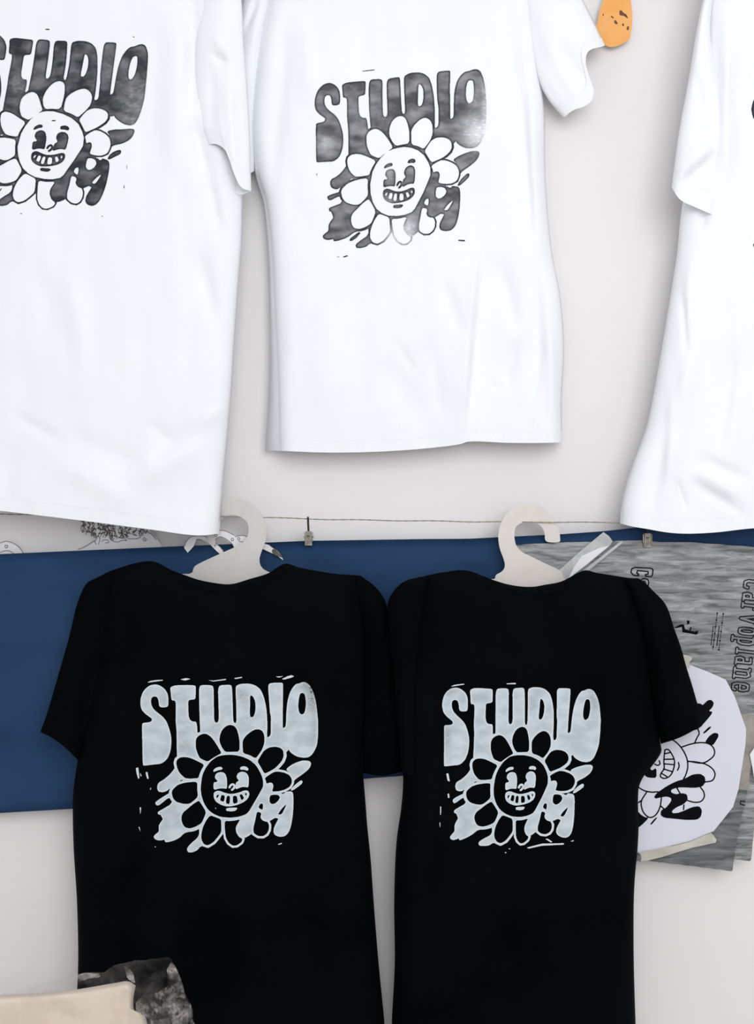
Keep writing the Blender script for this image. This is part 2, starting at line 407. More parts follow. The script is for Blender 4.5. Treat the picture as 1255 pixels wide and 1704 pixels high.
INKS = [
 q4((500,285),(540,260),(575,240),(610,240),(628,270),(620,320),(605,350),(650,355),(720,375),(780,350),(850,345),(870,370),(875,450),(870,600),(855,720),(830,820),(800,870),(760,900),(700,905),(650,885),(628,850),(635,790),(680,700),(690,680),(650,670),(600,700),(560,720),(470,720),(410,760),(375,850),(345,880),(280,918),(215,915),(170,850),(165,790),(190,740),(225,690),(290,635),(330,590),(430,420)),
 q3((520,60),(500,95),(450,150),(390,200),(330,235),(308,275),(307,315),(325,350),(370,357),(420,345),(475,300),(500,310),(650,240),(800,230),(810,190),(650,190),(560,80)),
 q3((460,365),(400,400),(330,445),(285,480),(285,500),(305,522),(340,510),(400,460),(440,430),(470,430),(500,420),(490,370)),
 q3((490,470),(470,508),(400,550),(330,590),(312,605),(320,630),(345,630),(365,660),(378,690),(350,725),(325,770),(330,840),(290,870),(262,900),(275,930),(320,950),(370,945),(400,938),(403,970),(450,968),(530,945),(590,910),(640,860),(680,845),(740,840),(800,820),(830,800),(840,770),(700,790),(620,760),(600,690),(620,620),(690,520),(560,490),(510,460)),
 q3((820,800),(825,870),(800,920),(740,970),(690,1020),(672,1055),(685,1095),(740,1095),(800,1070),(830,1030),(860,1015),(900,1030),(870,960),(855,860),(850,790)),
 q4((780,75),(850,20),(930,-17),(1000,-35),(1070,-27),(1093,0),(1080,45),(1050,85),(980,140),(900,195),(875,225),(850,160),(830,120)),
 q4((840,335),(860,300),(900,260),(950,220),(975,210),(987,225),(980,250),(930,290),(880,325),(850,338)),
]
CUTS = [
 q2((340,280),(360,275),(385,300),(405,350),(410,430),(400,500),(380,540),(345,543),(338,500),(340,400)),
 q2((960,250),(985,243),(1010,255),(1022,300),(1028,370),(1022,440),(1010,490),(985,508),(960,505),(940,470),(932,410),(938,330),(948,280)),
 q4((580,430),(590,395),(640,385),(690,390),(710,420),(690,460),(650,495),(610,505),(580,480)),
 q4((445,540),(460,505),(490,492),(500,510),(500,550),(490,575),(455,555)),
 q4((785,502),(780,530),(730,630),(680,632),(720,570)),
 q3((585,220),(600,208),(628,203),(620,213),(590,226)),
 q4((733,380),(775,364),(768,354),(730,372)),
]
FEAT = [
 q3((995,95),(1010,70),(1050,48),(1095,45),(1112,62),(1100,80),(1060,85),(1000,108)),
 q3((1015,175),(1025,135),(1060,113),(1110,110),(1145,130),(1165,190),(1165,315),(1130,310),(1080,308),(1000,330),(1000,235),(1040,232),(1050,215),(1030,200)),
 q4((175,165),(190,125),(230,105),(275,108),(310,135),(327,180),(322,300),(270,290),(230,295),(160,325),(165,240),(205,215),(185,190)),
 q4((215,70),(225,45),(270,37),(310,50),(325,80),(305,92),(270,80),(230,80)),
 q4((-107,400),(-102,360),(-67,340),(-27,342),(33,365),(93,378),(150,375),(220,355),(270,335),(310,335),(330,360),(330,400),(310,440),(260,480),(190,510),(110,530),(40,530),(-30,505),(-80,470),(-100,435)),
 q4((45,565),(60,550),(180,545),(183,560),(160,585),(110,592),(50,585)),
]
TEETH = [
 q4((-74,410),(-65,390),(-38,386),(-48,410),(-62,430),(-72,425)), q4((-10,388),(33,398),(22,478),(-28,460),(-22,430)),
 q4((55,400),(96,402),(90,506),(42,494)), q4((128,402),(180,400),(192,487),(132,502)),
 q4((210,388),(240,378),(270,430),(235,460)), q4((285,362),(300,370),(302,390),(290,402),(278,380)),
]
NOSE = q4((88,297),(105,270),(130,260),(148,275),(142,305),(118,328))
SCUFF_BL = [
 q1((180,122),(220,98),(300,86),(375,83),(380,92),(300,103),(220,114)), q1((590,78),(660,62),(720,72),(650,92)), q1((925,88),(1000,92),(1150,72),(1155,84),(1000,104)),
 q2((145,62),(245,46),(245,58),(160,74)), q2((650,45),(760,36),(700,56)), q2((730,74),(800,40),(850,26),(885,40),(850,56),(760,80)),
 q3((45,60),(75,52),(82,110),(90,180),(75,195),(55,130)), q3((98,110),(118,160),(102,160)), q3((165,110),(188,108),(203,190),(185,192),(172,150)),
 q3((92,540),(110,545),(100,640)), q3((78,782),(90,782),(106,860)), q3((272,1020),(294,1026),(282,1036)), q4((680,995),(730,978),(735,990),(690,1003)),
 q3((225,300),(233,300),(228,330),(220,325)), q3((1015,550),(1030,548),(1030,565)),
]
def Rg(ox, oy, s): return lambda *p: [(ox + x / s, oy + y / s) for x, y in p]
rb = Rg(720, 1120, 4.183)
SCUFF_BR = [rb((655,1215),(760,1188),(915,1184),(915,1194),(760,1202),(670,1222)), rb((785,1155),(800,1152),(835,1175),(825,1180)), rb((955,1172),(985,1162),(980,1172)),
 rb((95,700),(110,698),(120,755),(105,750)), rb((52,930),(60,930),(58,990),(52,985)), rb((48,1040),(54,1040),(52,1090)), rb((125,95),(150,82),(220,74),(222,80),(150,92)),
 rb((515,72),(580,68),(580,77),(515,78)), rb((500,1248),(515,1245),(512,1256)), rb((105,840),(115,838),(118,870),(106,868)), rb((525,1222),(543,1220),(538,1228))]
rm = Rg(500, 90, 3.691)
SCUFF_WM = [rm((380,103),(455,94),(456,99),(382,107)), rm((258,1244),(285,1236),(296,1240),(270,1248)), rm((970,1140),(1012,1142),(1010,1150),(972,1148)), rm((215,1242),(240,1244),(238,1248)),
 rm((300,1145),(308,1130),(335,1110),(360,1092),(370,1098),(345,1128),(315,1148)), rm((100,720),(103,745),(98,748))]
rl = Rg(0, 40, 4.827)
SCUFF_WL = [rl((360,38),(395,38),(400,48),(370,46)), rl((415,772),(448,770),(446,778),(418,780)), rl((1060,100),(1080,100),(1078,108)), rl((993,1295),(1000,1295),(998,1322),(993,1320)), rl((140,1520),(180,1522),(176,1527)), rl((1016,1130),(1020,1130),(1019,1190),(1016,1190)), rl((812,1540),(832,1543),(822,1548)),
 rl((0,1330),(15,1312),(12,1325),(0,1345))]

cr = Rg(210, 1100, 3.691)
LM = [  # artwork point, middle white shirt, left white shirt, right black shirt
 ((180,145),(175,178),None,(160,103)), ((103,638),(98,660),None,(80,645)), ((97,380),(95,425),None,(80,362)), ((258,275),(243,302),(38,280),(243,258)),
 ((272,160),(257,187),(80,120),(263,115)), ((430,150),(403,165),(270,128),(420,112)), ((450,150),(425,158),(300,125),(445,110)), ((555,378),(522,385),(380,437),(542,355)),
 ((650,148),(612,142),(542,140),(640,105)), ((675,150),(640,130),(580,145),(668,108)), ((870,465),(830,450),(765,608),(845,465)), ((878,140),(845,112),(845,152),(872,110)),
 ((963,135),(920,102),(935,152),(960,110)), ((970,402),(930,388),(895,555),(950,408)), ((1080,130),(1060,95),(1110,168),(1075,113)), ((1178,400),(1140,330),(1180,350),(1168,350)),
 ((1090,590),(1050,575),(1050,810),(1070,617)), ((995,545),(950,535),(910,740),(970,570)), ((1083,197),(1045,160),(1085,258),(1080,183)), ((1082,328),(1045,302),(1060,443),(1070,327)),
 ((635,390),(603,382),(475,458),(620,372)), ((650,575),(625,572),(410,700),(625,570)), ((457,760),(432,780),(145,960),(425,785)), ((840,760),(795,730),(665,960),(800,760)),
 ((648,960),(600,990),(370,1240),(620,1000)), ((537,820),(507,850),(252,1050),(505,850)), ((755,800),(703,825),(525,1045),(715,830)), ((945,1078),(895,1085),(720,1455),(905,1143)),
 ((1025,810),(980,830),(880,1120),(988,860)), ((1135,625),(1100,605),(1080,860),(1115,650)), ((1080,740),(1035,740),(970,1025),(1050,780)), ((830,1085),(780,1110),(600,1450),(775,1130)),
 ((655,1148),(630,1175),(340,1493),(610,1200)), ((490,1148),(460,1175),(130,1445),(460,1200)), ((385,1175),(350,1190),None,(330,1200)), ((168,1085),(135,1125),None,(120,1150)),
 ((197,930),(178,950),None,(152,960)), ((180,885),(165,890),None,(140,900)), ((192,785),(185,800),None,(160,795)), ((280,800),(252,840),None,(232,830)),
 ((300,630),(283,660),(0,740),(268,640)), ((430,470),(410,490),(180,590),(410,460)), ((810,420),(770,395),(690,527),(780,405)), ((975,560),(935,550),(875,730),(955,580)),
 ((1022,740),(975,735),(885,980),(995,760)), ((340,960),(315,1010),None,(292,1000)), ((650,912),(602,932),(362,1168),(610,940)), ((580,688),(555,712),(330,860),(552,695)), ((715,685),(670,690),(505,875),(685,690)),
]
def tps(src, dst, lam=0.6):
    src, dst = np.array(src, float), np.array(dst, float); n = len(src)
    c = src.mean(0); s = 100.0; A = (src - c) / s
    def U(r2): return np.where(r2 > 0, r2 * np.log(np.maximum(r2, 1e-12)), 0)
    K = U(((A[:, None] - A[None]) ** 2).sum(-1)) + np.eye(n) * lam * 0.02
    Pm = np.hstack([np.ones((n, 1)), A]); M = np.zeros((n + 3, n + 3)); M[:n, :n] = K; M[:n, n:] = Pm; M[n:, :n] = Pm.T
    W = np.linalg.solve(M, np.vstack([dst, np.zeros((3, 2))]))
    def f(pts):
        B = (np.array(pts, float) - c) / s
        return (U(((B[:, None] - A[None]) ** 2).sum(-1)) @ W[:n] + np.hstack([np.ones((len(B), 1)), B]) @ W[n:])
    return lambda pts: [tuple(p) for p in f(pts)]
def warp(k, conv):
    s = [cr(l[0])[0] for l in LM if l[k] is not None]; d = [conv(l[k])[0] for l in LM if l[k] is not None]
    return tps(s, d)
W_BL = lambda p: p
W_WM, W_WL, W_BR = warp(1, rm), warp(2, rl), warp(3, rb)
def W_WR(p): return [(x + 726.5 + float(np.interp(y, [163, 200, 250, 330, 393], [0, 4, 8, -2, -10])), y + 14) for x, y in W_WM(p)]

def smooth_poly(p, keep=0.25):
    n = len(p); o = []
    for i in range(n):
        a, b = p[i], p[(i + 1) % n]
        o.append((a[0] * (1 - keep) + b[0] * keep, a[1] * (1 - keep) + b[1] * keep)); o.append((a[0] * keep + b[0] * (1 - keep), a[1] * keep + b[1] * (1 - keep)))
    return o
def draw_art(ink, W, scuffs=(), thin=0.0):
    ink.poly(W(ART_S)); ink.poly(W(ART_T)); ink.poly(W(ART_UDIO))
    for p in INKS: ink.poly(W(p))
    for p, hw in zip(PETALS, PETAL_HW): ink.stroke(W(p), hw - thin * .5, closed=True)
    ink.stroke(W(FACE), 4.9, closed=True)
    # open background wedges that lie between outlines
    for p in PETALS:
        ink.poly(W(p), 0)
        if thin: ink.stroke(smooth_poly(W(p), .2), thin, 0, closed=True)
    for p in CUTS: ink.poly(W(p), 0)
    ink.poly(W(FACE), 0)
    if thin: ink.stroke(W(FACE), thin * .8, 0, closed=True)
    for p in FEAT: ink.poly(W(p))
    for p in TEETH: ink.poly(W(p), 0)
    ink.stroke(W(NOSE), 1.7, smooth=True)
    for p in scuffs: ink.poly(p, 1, 0)

def blobs(*bs):
    def f(x, y):
        w = 0.0
        for cx, cy, rx, ry, a in bs:
            w += a * math.exp(-(((x - cx) / rx) ** 2 + ((y - cy) / ry) ** 2))
        return min(w, 1.3)
    return f

def add_print(root, t, bounds, W, scuffs, mat, wear, cell=0.8, thin=0.0):
    bvh = front_bvh(t); ink = Ink(*bounds, cell=cell)
    draw_art(ink, W, scuffs, thin)
    vs, fs, wr = ink.mesh(lambda x, y: onto(bvh, x, y), wear)
    o = mesh_obj('print', vs, fs, mat, root, wear=wr)
    a = o.data.attributes.new('inner', 'FLOAT', 'POINT'); a.data.foreach_set('value', ink.inner)
    return o

def make_shirt(origin, label, group, body, sleeves, cloth, rib, collar=None, hem=True):
    root = thing('t_shirt', label, 't-shirt', P(*origin), group)
    vs, fs = tube_mesh(body); b = mesh_obj('body', vs, fs, cloth, root, merge=True)
    if hem:
        n = body['nv']; k = max(2, int(n * 0.022))
        vs, fs = tube_mesh(body, n - k, n, 0.0011); mesh_obj('hem', vs, fs, rib if cloth is WHITE else cloth, root, merge=True)
    for s in sleeves:
        vs, fs = tube_mesh(s); so = mesh_obj('sleeve', vs, fs, cloth, root, merge=True)
        n = s['nv']; vs, fs = tube_mesh(s, n - max(2, int(n * .07)), n, 0.0010)
        sub('cuff', vs, fs, rib if cloth is WHITE else cloth, so, root.location, smooth=True)
    if collar:
        # ribbed band following the neckline of the near panel
        u0, u1, rows = collar; vs, fs = [], []; cols = list(range(int(body['nu'] * u0), int(body['nu'] * u1) + 1))
        for j in range(rows + 1):
            for i in cols: vs.append(P(body['F'][j, i, 0], body['F'][j, i, 1], body['dF'][j, i] + 0.0012))
        for i in cols: vs.append(P(body['F'][0, i, 0], body['F'][0, i, 1], body['dF'][0, i] - 0.0015))
        m = len(cols)
        for j in range(rows):
            for i in range(m - 1): fs.append((j * m + i, j * m + i + 1, (j + 1) * m + i + 1, (j + 1) * m + i))
        for i in range(m - 1): fs.append((i, i + 1, (rows + 1) * m + i + 1, (rows + 1) * m + i))
        mesh_obj('collar', vs, fs, rib, root)
    return root

GW = 'white printed t-shirts hanging in the upper row'
GB = 'black printed t-shirts on card hangers in the lower row'

# ---- left white shirt
wl = tube(L=[(-190,-150),(-200,0),(-205,200),(-210,400),(-216,600),(-222,835)],
          R=[(365,-150),(383,0),(398,150),(404,260),(404,330),(403,400),(397,480),(390,580),(385,660),(378,740),(372,800),(365,888)],
          T=[(-190,-150),(-60,-185),(80,-165),(220,-185),(365,-150)],
          B=[(-222,835),(-100,842),(0,850),(60,857),(150,868),(250,881),(330,891),(365,888)],
          d0=0.058, th=0.036, r=46, back=0.004, seed=3, gain=1.6, amp=0.0038, nu=130, nv=150,
          folds=[('r',322,-20,318,200,13,-.008),('r',322,200,345,300,13,-.008),('r',345,290,368,400,11,-.006),
                 ('r',300,-20,285,330,22,.005),('r',385,667,325,681,4,-.0030),('r',383,672,300,722,14,.0045),('r',345,690,250,765,13,-.0040),
                 ('r',240,700,300,745,10,-.0022),('r',330,735,230,800,24,.0050),('r',330,420,362,550,14,-.0045),('r',20,690,110,740,10,-.0028),
                 ('r',60,440,120,620,26,-.0035),('r',110,440,150,660,20,.003),('r',20,740,10,850,14,-.003),('r',110,720,240,780,16,-.0026),('r',80,760,230,840,22,.0035)])
wl_sl = tube(L=[(322,-150),(336,0),(326,70),(326,150),(333,205),(345,240)],
             R=[(378,-150),(402,0),(405,60),(412,150),(416,230),(418,318)],
             T=[(322,-150),(350,-160),(378,-150)],
             B=[(345,240),(360,240),(373,248),(381,264),(390,290),(402,312),(418,318)],
             Bb=[(345,240),(352,268),(363,298),(380,316),(400,324),(418,318)],
             d0=0.084, th=0.022, r=40, back=0.004, seed=5, amp=0.002, nu=40, nv=80,
             folds=[('r',350,90,378,105,6,-.006),('r',352,60,385,92,9,.004),('r',352,110,350,235,9,-.005),('r',378,110,392,290,14,.005)])
WLr = make_shirt((90,888,0.09), 'white t-shirt at the left of the upper row, its dark charcoal print cut off', GW, wl, [wl_sl], WHITE, WHITER)
add_print(WLr, wl, (-70, 40, 262, 372), W_WL, SCUFF_WL, INK_DARK, blobs((232,180,25,45,.5),(30,140,18,25,.3),(180,110,25,30,.22)), thin=.8)

# ---- middle white shirt
wm = tube(L=[(478,-110),(455,-40),(432,60),(418,160),(416,220),(428,295),(440,335),(450,420),(455,520),(460,620),(462,700),(463,750)],
          R=[(868,-120),(885,0),(897,110),(906,180),(908,295),(919,420),(932,488),(939,577),(935,665),(936,736)],
          T=[(478,-110),(560,-140),(670,-110),(780,-145),(868,-120)],
          B=[(463,750),(540,753),(620,752),(700,747),(766,739),(779,735),(850,737),(905,737),(936,736)],
          Lb=[(478,-110),(455,-40),(432,60),(418,160),(416,220),(426,295),(438,335),(446,420),(449,520),(449,620),(445,700),(441,750)],
          d0=0.020, th=0.030, r=34, back=0.008, seed=7, gain=1.6, amp=0.0034, nu=130, nv=150,
          folds=[('s',802,380,772,745,3.5,.0075,45),('r',812,360,790,560,12,.003),('r',880,140,905,440,12,.0055),('r',868,110,886,420,10,-.006),
                 ('r',830,430,862,560,12,-.004),('r',862,560,838,650,10,-.0035),('r',815,640,842,650,3,-.0022),('r',890,420,900,735,12,-.0055),
                 ('r',915,520,926,730,9,.005),('r',905,590,890,730,7,.003),('r',640,600,700,700,20,-.002),('r',480,0,452,330,12,-.0035),
                 ('r',505,20,520,200,16,.003),('r',660,570,690,620,7,-.0018),('r',740,470,768,560,12,-.003),('r',560,450,540,740,30,.003),('r',850,10,862,300,16,-.0045),('r',715,560,735,700,12,-.002)])
wm_sr = tube(L=[(862,-120),(872,-20),(882,60),(895,130),(912,165),(938,196)],
             R=[(880,-125),(935,-60),(970,0),(979,17),(993,45),(1007,76)],
             T=[(862,-120),(872,-124),(880,-125)],
             B=[(938,196),(955,183),(972,177),(984,168),(988,152),(981,128),(975,104),(979,86),(1007,76)],
             Bb=[(938,196),(950,186),(962,172),(968,150),(962,120),(968,95),(985,84),(1007,76)],
             d0=0.032, th=0.020, r=40, back=0.004, seed=11, amp=0.002, nu=50, nv=80,
             folds=[('r',905,140,935,190,7,-.006),('r',925,75,975,145,16,-.007),('r',905,55,960,165,11,.005),('r',880,20,900,120,10,-.006),('r',950,10,985,75,14,.004)])
wm_sl = tube(L=[(440,-100),(405,0),(386,120),(368,290)], R=[(482,-110),(450,0),(432,110),(426,200),(423,285)], T=[(440,-100),(460,-108),(482,-110)],
             B=[(368,290),(400,296),(423,285)], d0=0.022, th=0.020, r=30, back=0.004, seed=12, amp=.002, nu=40, nv=60,
             folds=[('r',432,-10,402,62,6,-.007),('r',445,10,415,90,9,.004)])
WMr = make_shirt((690,750,0.03), 'white t-shirt in the middle of the upper row with a worn grey flower print', GW, wm, [wm_sl, wm_sr], WHITE, WHITER)
add_print(WMr, wm, (515, 100, 822, 435), W_WM, SCUFF_WM, INK_GREY,
          blobs((793,222,20,24,1.3),(812,185,9,60,.9),(540,240,14,16,.42),(672,392,22,20,.9),(685,372,10,12,.5),(790,165,12,20,.3),(600,190,40,20,.15),(652,395,20,14,.5),(640,335,18,12,.35),(648,290,7,14,.35)), thin=.8)

# ---- right white shirt
wr = tube(L=[(1182,-160),(1176,0),(1172,104),(1158,250),(1135,345),(1127,420),(1120,466),(1098,599),(1076,710),(1054,771),(1041,811),(1034,842),(1032,871)],
          R=[(1600,-130),(1640,100),(1650,400),(1660,880)], T=[(1182,-160),(1300,-190),(1400,-165),(1500,-190),(1600,-130)],
          B=[(1032,871),(1052,876),(1076,880),(1111,886),(1142,888),(1190,886),(1255,879),(1450,872),(1660,880)],
          d0=0.056, th=0.036, r=50, back=0.003, seed=21, gain=1.8, amp=0.0036, nu=150, nv=150,
          folds=[('r',1148,420,1138,590,9,.0045),('r',1136,480,1142,595,5,-.006),('r',1120,640,1110,800,9,.004),('r',1140,640,1075,865,16,-.006),('r',1160,560,1095,860,16,.0055),
                 ('r',1125,795,1142,850,5,-.004),('r',1145,800,1245,860,6,-.0045),('r',1160,760,1250,800,7,-.0035),('r',1150,780,1240,830,9,.004),('r',1225,560,1200,760,12,-.004),
                 ('r',1182,180,1190,250,7,.004),('r',1175,350,1165,380,8,-.005),('r',1205,0,1210,330,14,.006),('r',1245,420,1200,860,16,.003),('r',1235,0,1240,330,14,-.003)])
wr_sl = tube(L=[(1200,-150),(1182,-40),(1170,0),(1161,42),(1146,132),(1132,208),(1123,270),(1118,312)],
             R=[(1216,-150),(1190,-20),(1182,50),(1190,110),(1202,180),(1207,239),(1203,300),(1192,360)],
             T=[(1200,-150),(1208,-152),(1216,-150)], B=[(1118,312),(1132,332),(1160,346),(1192,360)],
             Bb=[(1118,312),(1135,322),(1160,334),(1192,360)],
             d0=0.080, th=0.020, r=40, back=0.004, seed=23, amp=0.0022, nu=50, nv=80,
             folds=[('s',1210,236,1118,314,4,.0085,30),('r',1206,238,1122,308,6,-.006),('r',1160,120,1175,240,10,-.004),('r',1140,300,1190,330,10,-.003),('r',1178,60,1190,150,7,.004)])
WRr = make_shirt((1340,880,0.09), 'white t-shirt at the right edge of the upper row, crumpled hem, print out of view', GW, wr, [wr_sl], WHITE, WHITER)
add_print(WRr, wr, (1242, 110, 1560, 450), W_WR, [], INK_DARK, blobs((1500,200,20,60,.3)), cell=1.4)

# ---- black shirts
def bt(fn, c): return lambda X, Y: 0 * X
BLF = [('r',200,1000,260,1060,18,.004),('r',300,985,420,1005,14,-.004),('r',330,1010,480,1000,16,.005),('r',180,960,230,1100,14,-.004),('r',590,980,570,1250,16,-.004),
       ('r',170,1180,150,1500,18,.004),('r',260,1450,340,1650,28,-.005),('r',380,1480,420,1700,30,.005),('r',560,1420,600,1690,20,-.005),('r',200,1420,190,1700,24,-.004)]
bl = tube(L=[(175,954),(165,1050),(150,1150),(130,1262),(122,1320),(122,1400),(128,1500),(130,1600),(126,1700),(124,1800)],
          R=[(592,957),(606,1050),(608,1150),(602,1262),(605,1295),(609,1342),(611,1370),(617,1430),(622,1500),(630,1600),(640,1704),(646,1800)],
          T=[(175,954),(187,949),(252,934),(286,949),(308,957),(328,964),(357,970),(384,972),(417,963),(446,954),(475,938),(500,945),(560,955),(592,957)],
          Tb=[(175,954),(187,949),(252,936),(286,970),(328,1010),(384,1026),(430,1010),(455,975),(475,940),(500,945),(560,955),(592,957)],
          B=[(124,1800),(250,1806),(385,1808),(520,1806),(646,1800)],
          d0=0.062, th=0.052, r=55, rtop=40, topmin=.4, back=0.016, seed=31, amp=0.0035, nu=130, nv=170, folds=BLF)
bl_l = tube(L=[(178,953),(160,962),(145,970),(130,1000),(115,1060),(95,1130),(78,1188),(67,1218)],
            R=[(200,950),(190,1050),(165,1170),(131,1266)], T=[(178,953),(190,950),(200,950)],
            B=[(67,1218),(85,1227),(105,1241),(131,1266)], d0=0.064, th=0.034, r=34, rtop=25, topmin=.3, back=0.012, seed=33, amp=.003, nu=50, nv=80,
            folds=[('r',140,1010,120,1200,14,.005),('r',160,1080,135,1230,10,-.005)])
bl_r = tube(L=[(575,956),(598,1050),(602,1150),(604,1286)], R=[(600,958),(624,976),(641,1000),(652,1060),(658,1130),(664,1200),(670,1284)],
            T=[(575,956),(590,957),(600,958)], B=[(604,1286),(636,1291),(670,1284)], d0=0.053, th=0.016, r=26, rtop=25, topmin=.3, back=0.006, seed=34, amp=.0015, nu=50, nv=80,  # lower end lengthened past the hem, black cloth standing in for shade on the banner
            folds=[('r',615,1000,630,1220,10,.002)])
BLr = make_shirt((384,1700,0.06), 'black t-shirt on the left card hanger with pale blue-grey flower print', GB, bl, [bl_l, bl_r], BLACK, BLACKR, collar=(.30, .74, 3))
add_print(BLr, bl, (222, 1112, 545, 1430), W_BL, SCUFF_BL, INK_LIGHT,
          blobs((519,1158,10,22,1.2),(512,1140,14,9,.9),(524,1190,5,30,.5),(405,1160,10,12,.65),(418,1196,14,8,.3),(309,1238,12,16,.45),(520,1225,10,18,.35),(280,1170,18,8,.2),(255,1250,20,14,.15)))

BRF = [('r',720,1000,740,1250,18,-.004),('r',690,1250,680,1600,14,.004),('r',1030,1000,1045,1250,14,-.005),('r',800,975,900,995,12,-.004),('r',960,1000,900,1050,16,.004),
       ('r',1030,1420,1010,1690,18,-.005),('r',880,1500,860,1700,30,.005),('r',740,1480,770,1700,28,-.004)]
br = tube(L=[(700,960),(685,1050),(672,1150),(668,1262),(671,1295),(668,1342),(660,1400),(656,1500),(657,1600),(652,1704),(650,1800)],
          R=[(1048,962),(1074,1050),(1086,1150),(1099,1236),(1101,1250),(1092,1266),(1081,1280),(1072,1291),(1064,1308),(1062,1331),(1063,1374),(1061,1416),(1057,1458),(1055,1500),(1055,1600),(1058,1704),(1062,1800)],
          T=[(700,960),(740,952),(775,949),(800,957),(818,964),(844,972),(869,976),(890,976),(907,973),(933,968),(974,949),(992,953),(1048,962)],
          Tb=[(700,960),(740,952),(775,951),(800,985),(830,1015),(880,1030),(930,1010),(955,980),(974,951),(992,953),(1048,962)],
          B=[(650,1800),(750,1806),(860,1808),(960,1806),(1062,1800)],
          d0=0.062, th=0.055, r=50, rtop=40, topmin=.4, back=0.016, seed=41, amp=0.0035, nu=120, nv=170, folds=BRF)
br_l = tube(L=[(698,960),(672,968),(655,984),(646,1002),(648,1060),(655,1130),(660,1200),(668,1280)], R=[(716,958),(708,1050),(700,1150),(698,1290)],
            T=[(698,960),(708,959),(716,958)], B=[(668,1280),(682,1290),(698,1290)], d0=0.080, th=0.030, r=30, rtop=25, topmin=.3, back=0.004, seed=43, amp=.002, nu=50, nv=80,  # also lengthened below its hem to fill the banner's shaded strip with black
            folds=[('r',665,1000,672,1220,10,.004)])
br_r = tube(L=[(1035,960),(1062,1050),(1082,1150),(1100,1238)],
            R=[(1062,962),(1072,968),(1086,982),(1108,1006),(1122,1045),(1134,1079),(1142,1108),(1152,1140),(1161,1171),(1171,1203)],
            T=[(1035,960),(1050,962),(1062,962)], B=[(1100,1238),(1130,1228),(1155,1215),(1171,1203)], d0=0.064, th=0.040, r=34, rtop=25, topmin=.3, back=0.012, seed=44, amp=.003, nu=50, nv=80,
            folds=[('r',1085,1010,1120,1200,13,.006),('r',1070,1050,1095,1220,9,-.006)])
BRr = make_shirt((870,1700,0.06), 'black t-shirt on the right card hanger, its right sleeve over the crinkled grey film', GB, br, [br_l, br_r], BLACK, BLACKR, collar=(.30, .76, 3))
add_print(BRr, br, (728, 1130, 1010, 1425), W_BR, SCUFF_BR, INK_LIGHT,
          blobs((744,1225,8,22,.7),(750,1150,12,8,.5),(990,1166,10,14,.7),(985,1148,14,6,.4),(802,1160,14,8,.3),(888,1172,8,14,.4),(750,1200,10,10,.2),(895,1150,8,6,.2)))

# ------------------------------------------------------------------ hangers
def plane_d(x0, d0, slope):
    # distance from the wall where the sight line through a point meets an upright, slightly turned plane
    def f(x, y):
        # X = (x-627.5)*k(d); plane: d = d0 + slope*(X - X0)
        X0 = (x0 - 627.5) * (D - d0) / D * .001; a = (x - 627.5) * .001 / D
        return (d0 + slope * (a * D - X0)) / (1 + slope * a)
    return f
lh = plane_d(404, .051, .11)
LH = [(353,908),(346,902),(344,880),(349,852),(361,833),(375,829),(388,828),(410,832),(428,845),(439.5,862),(444,885),(441.5,903),(435,918),(431,932),(435,945),(447,952),
      (500,970),(540,990),(540,1008),(470,1006),(384,1008),(300,1006),(262,1006),(262,985),(280,968),(299,955),(320,955),(322,944),(330,938),(365,922),(399,907),(411,896),(415,880),(411,867),(399,859),(386,856),(373,860),(362,869),(357,882),(356,893),(360,903)]
def smooth_poly(p, keep=0.25):
    n = len(p); o = []
    for i in range(n):
        a, b = p[i], p[(i + 1) % n]
        o.append((a[0] * (1 - keep) + b[0] * keep, a[1] * (1 - keep) + b[1] * keep)); o.append((a[0] * keep + b[0] * (1 - keep), a[1] * keep + b[1] * (1 - keep)))
    return o
rh = plane_d(866, .051, -.11)
rp = Rg(780, 800, 3.922)
RH = rp((598,385),(596,398),(575,403),(540,403),(508,398),(497,380),(498,350),(490,320),(473,296),(450,278),(420,271),(385,268),(355,270),(325,285),(305,305),(298,345),(300,385),(310,425),(345,465),(400,490),(500,540),(590,580),(612,600),(620,640)) + \
     [(960,975),(985,990),(990,1010),(930,1012),(880,1014),(800,1012),(750,1012),(752,996),(790,972),(816,964)] + rp((175,640),(175,615),(215,595),(235,570),(237,540),(225,500),(205,450),(195,400),(193,350),(205,290),(235,230),(280,180),(340,155),(410,150),(470,165),(520,195),(555,240),(580,290),(595,345))
GH = 'card hangers on the cord'
for nm, poly, f, mat, lab, o0 in (('hanger', LH, lh, CARD2, 'grey card hanger in the left black t-shirt, hook partly behind a white t-shirt', (384,1000)),
                                  ('hanger', RH, rh, CARD, 'pale beige card hanger with fully visible hook in the neck of the right black t-shirt', (880,1000))):
    org = P(o0[0], o0[1], .051); vs, fs = plate(smooth_poly(poly), f, 0.0022)
    o = mesh_obj(nm, vs, fs, mat, None, origin=org, smooth=False); tag(o, lab, 'hanger', GH)

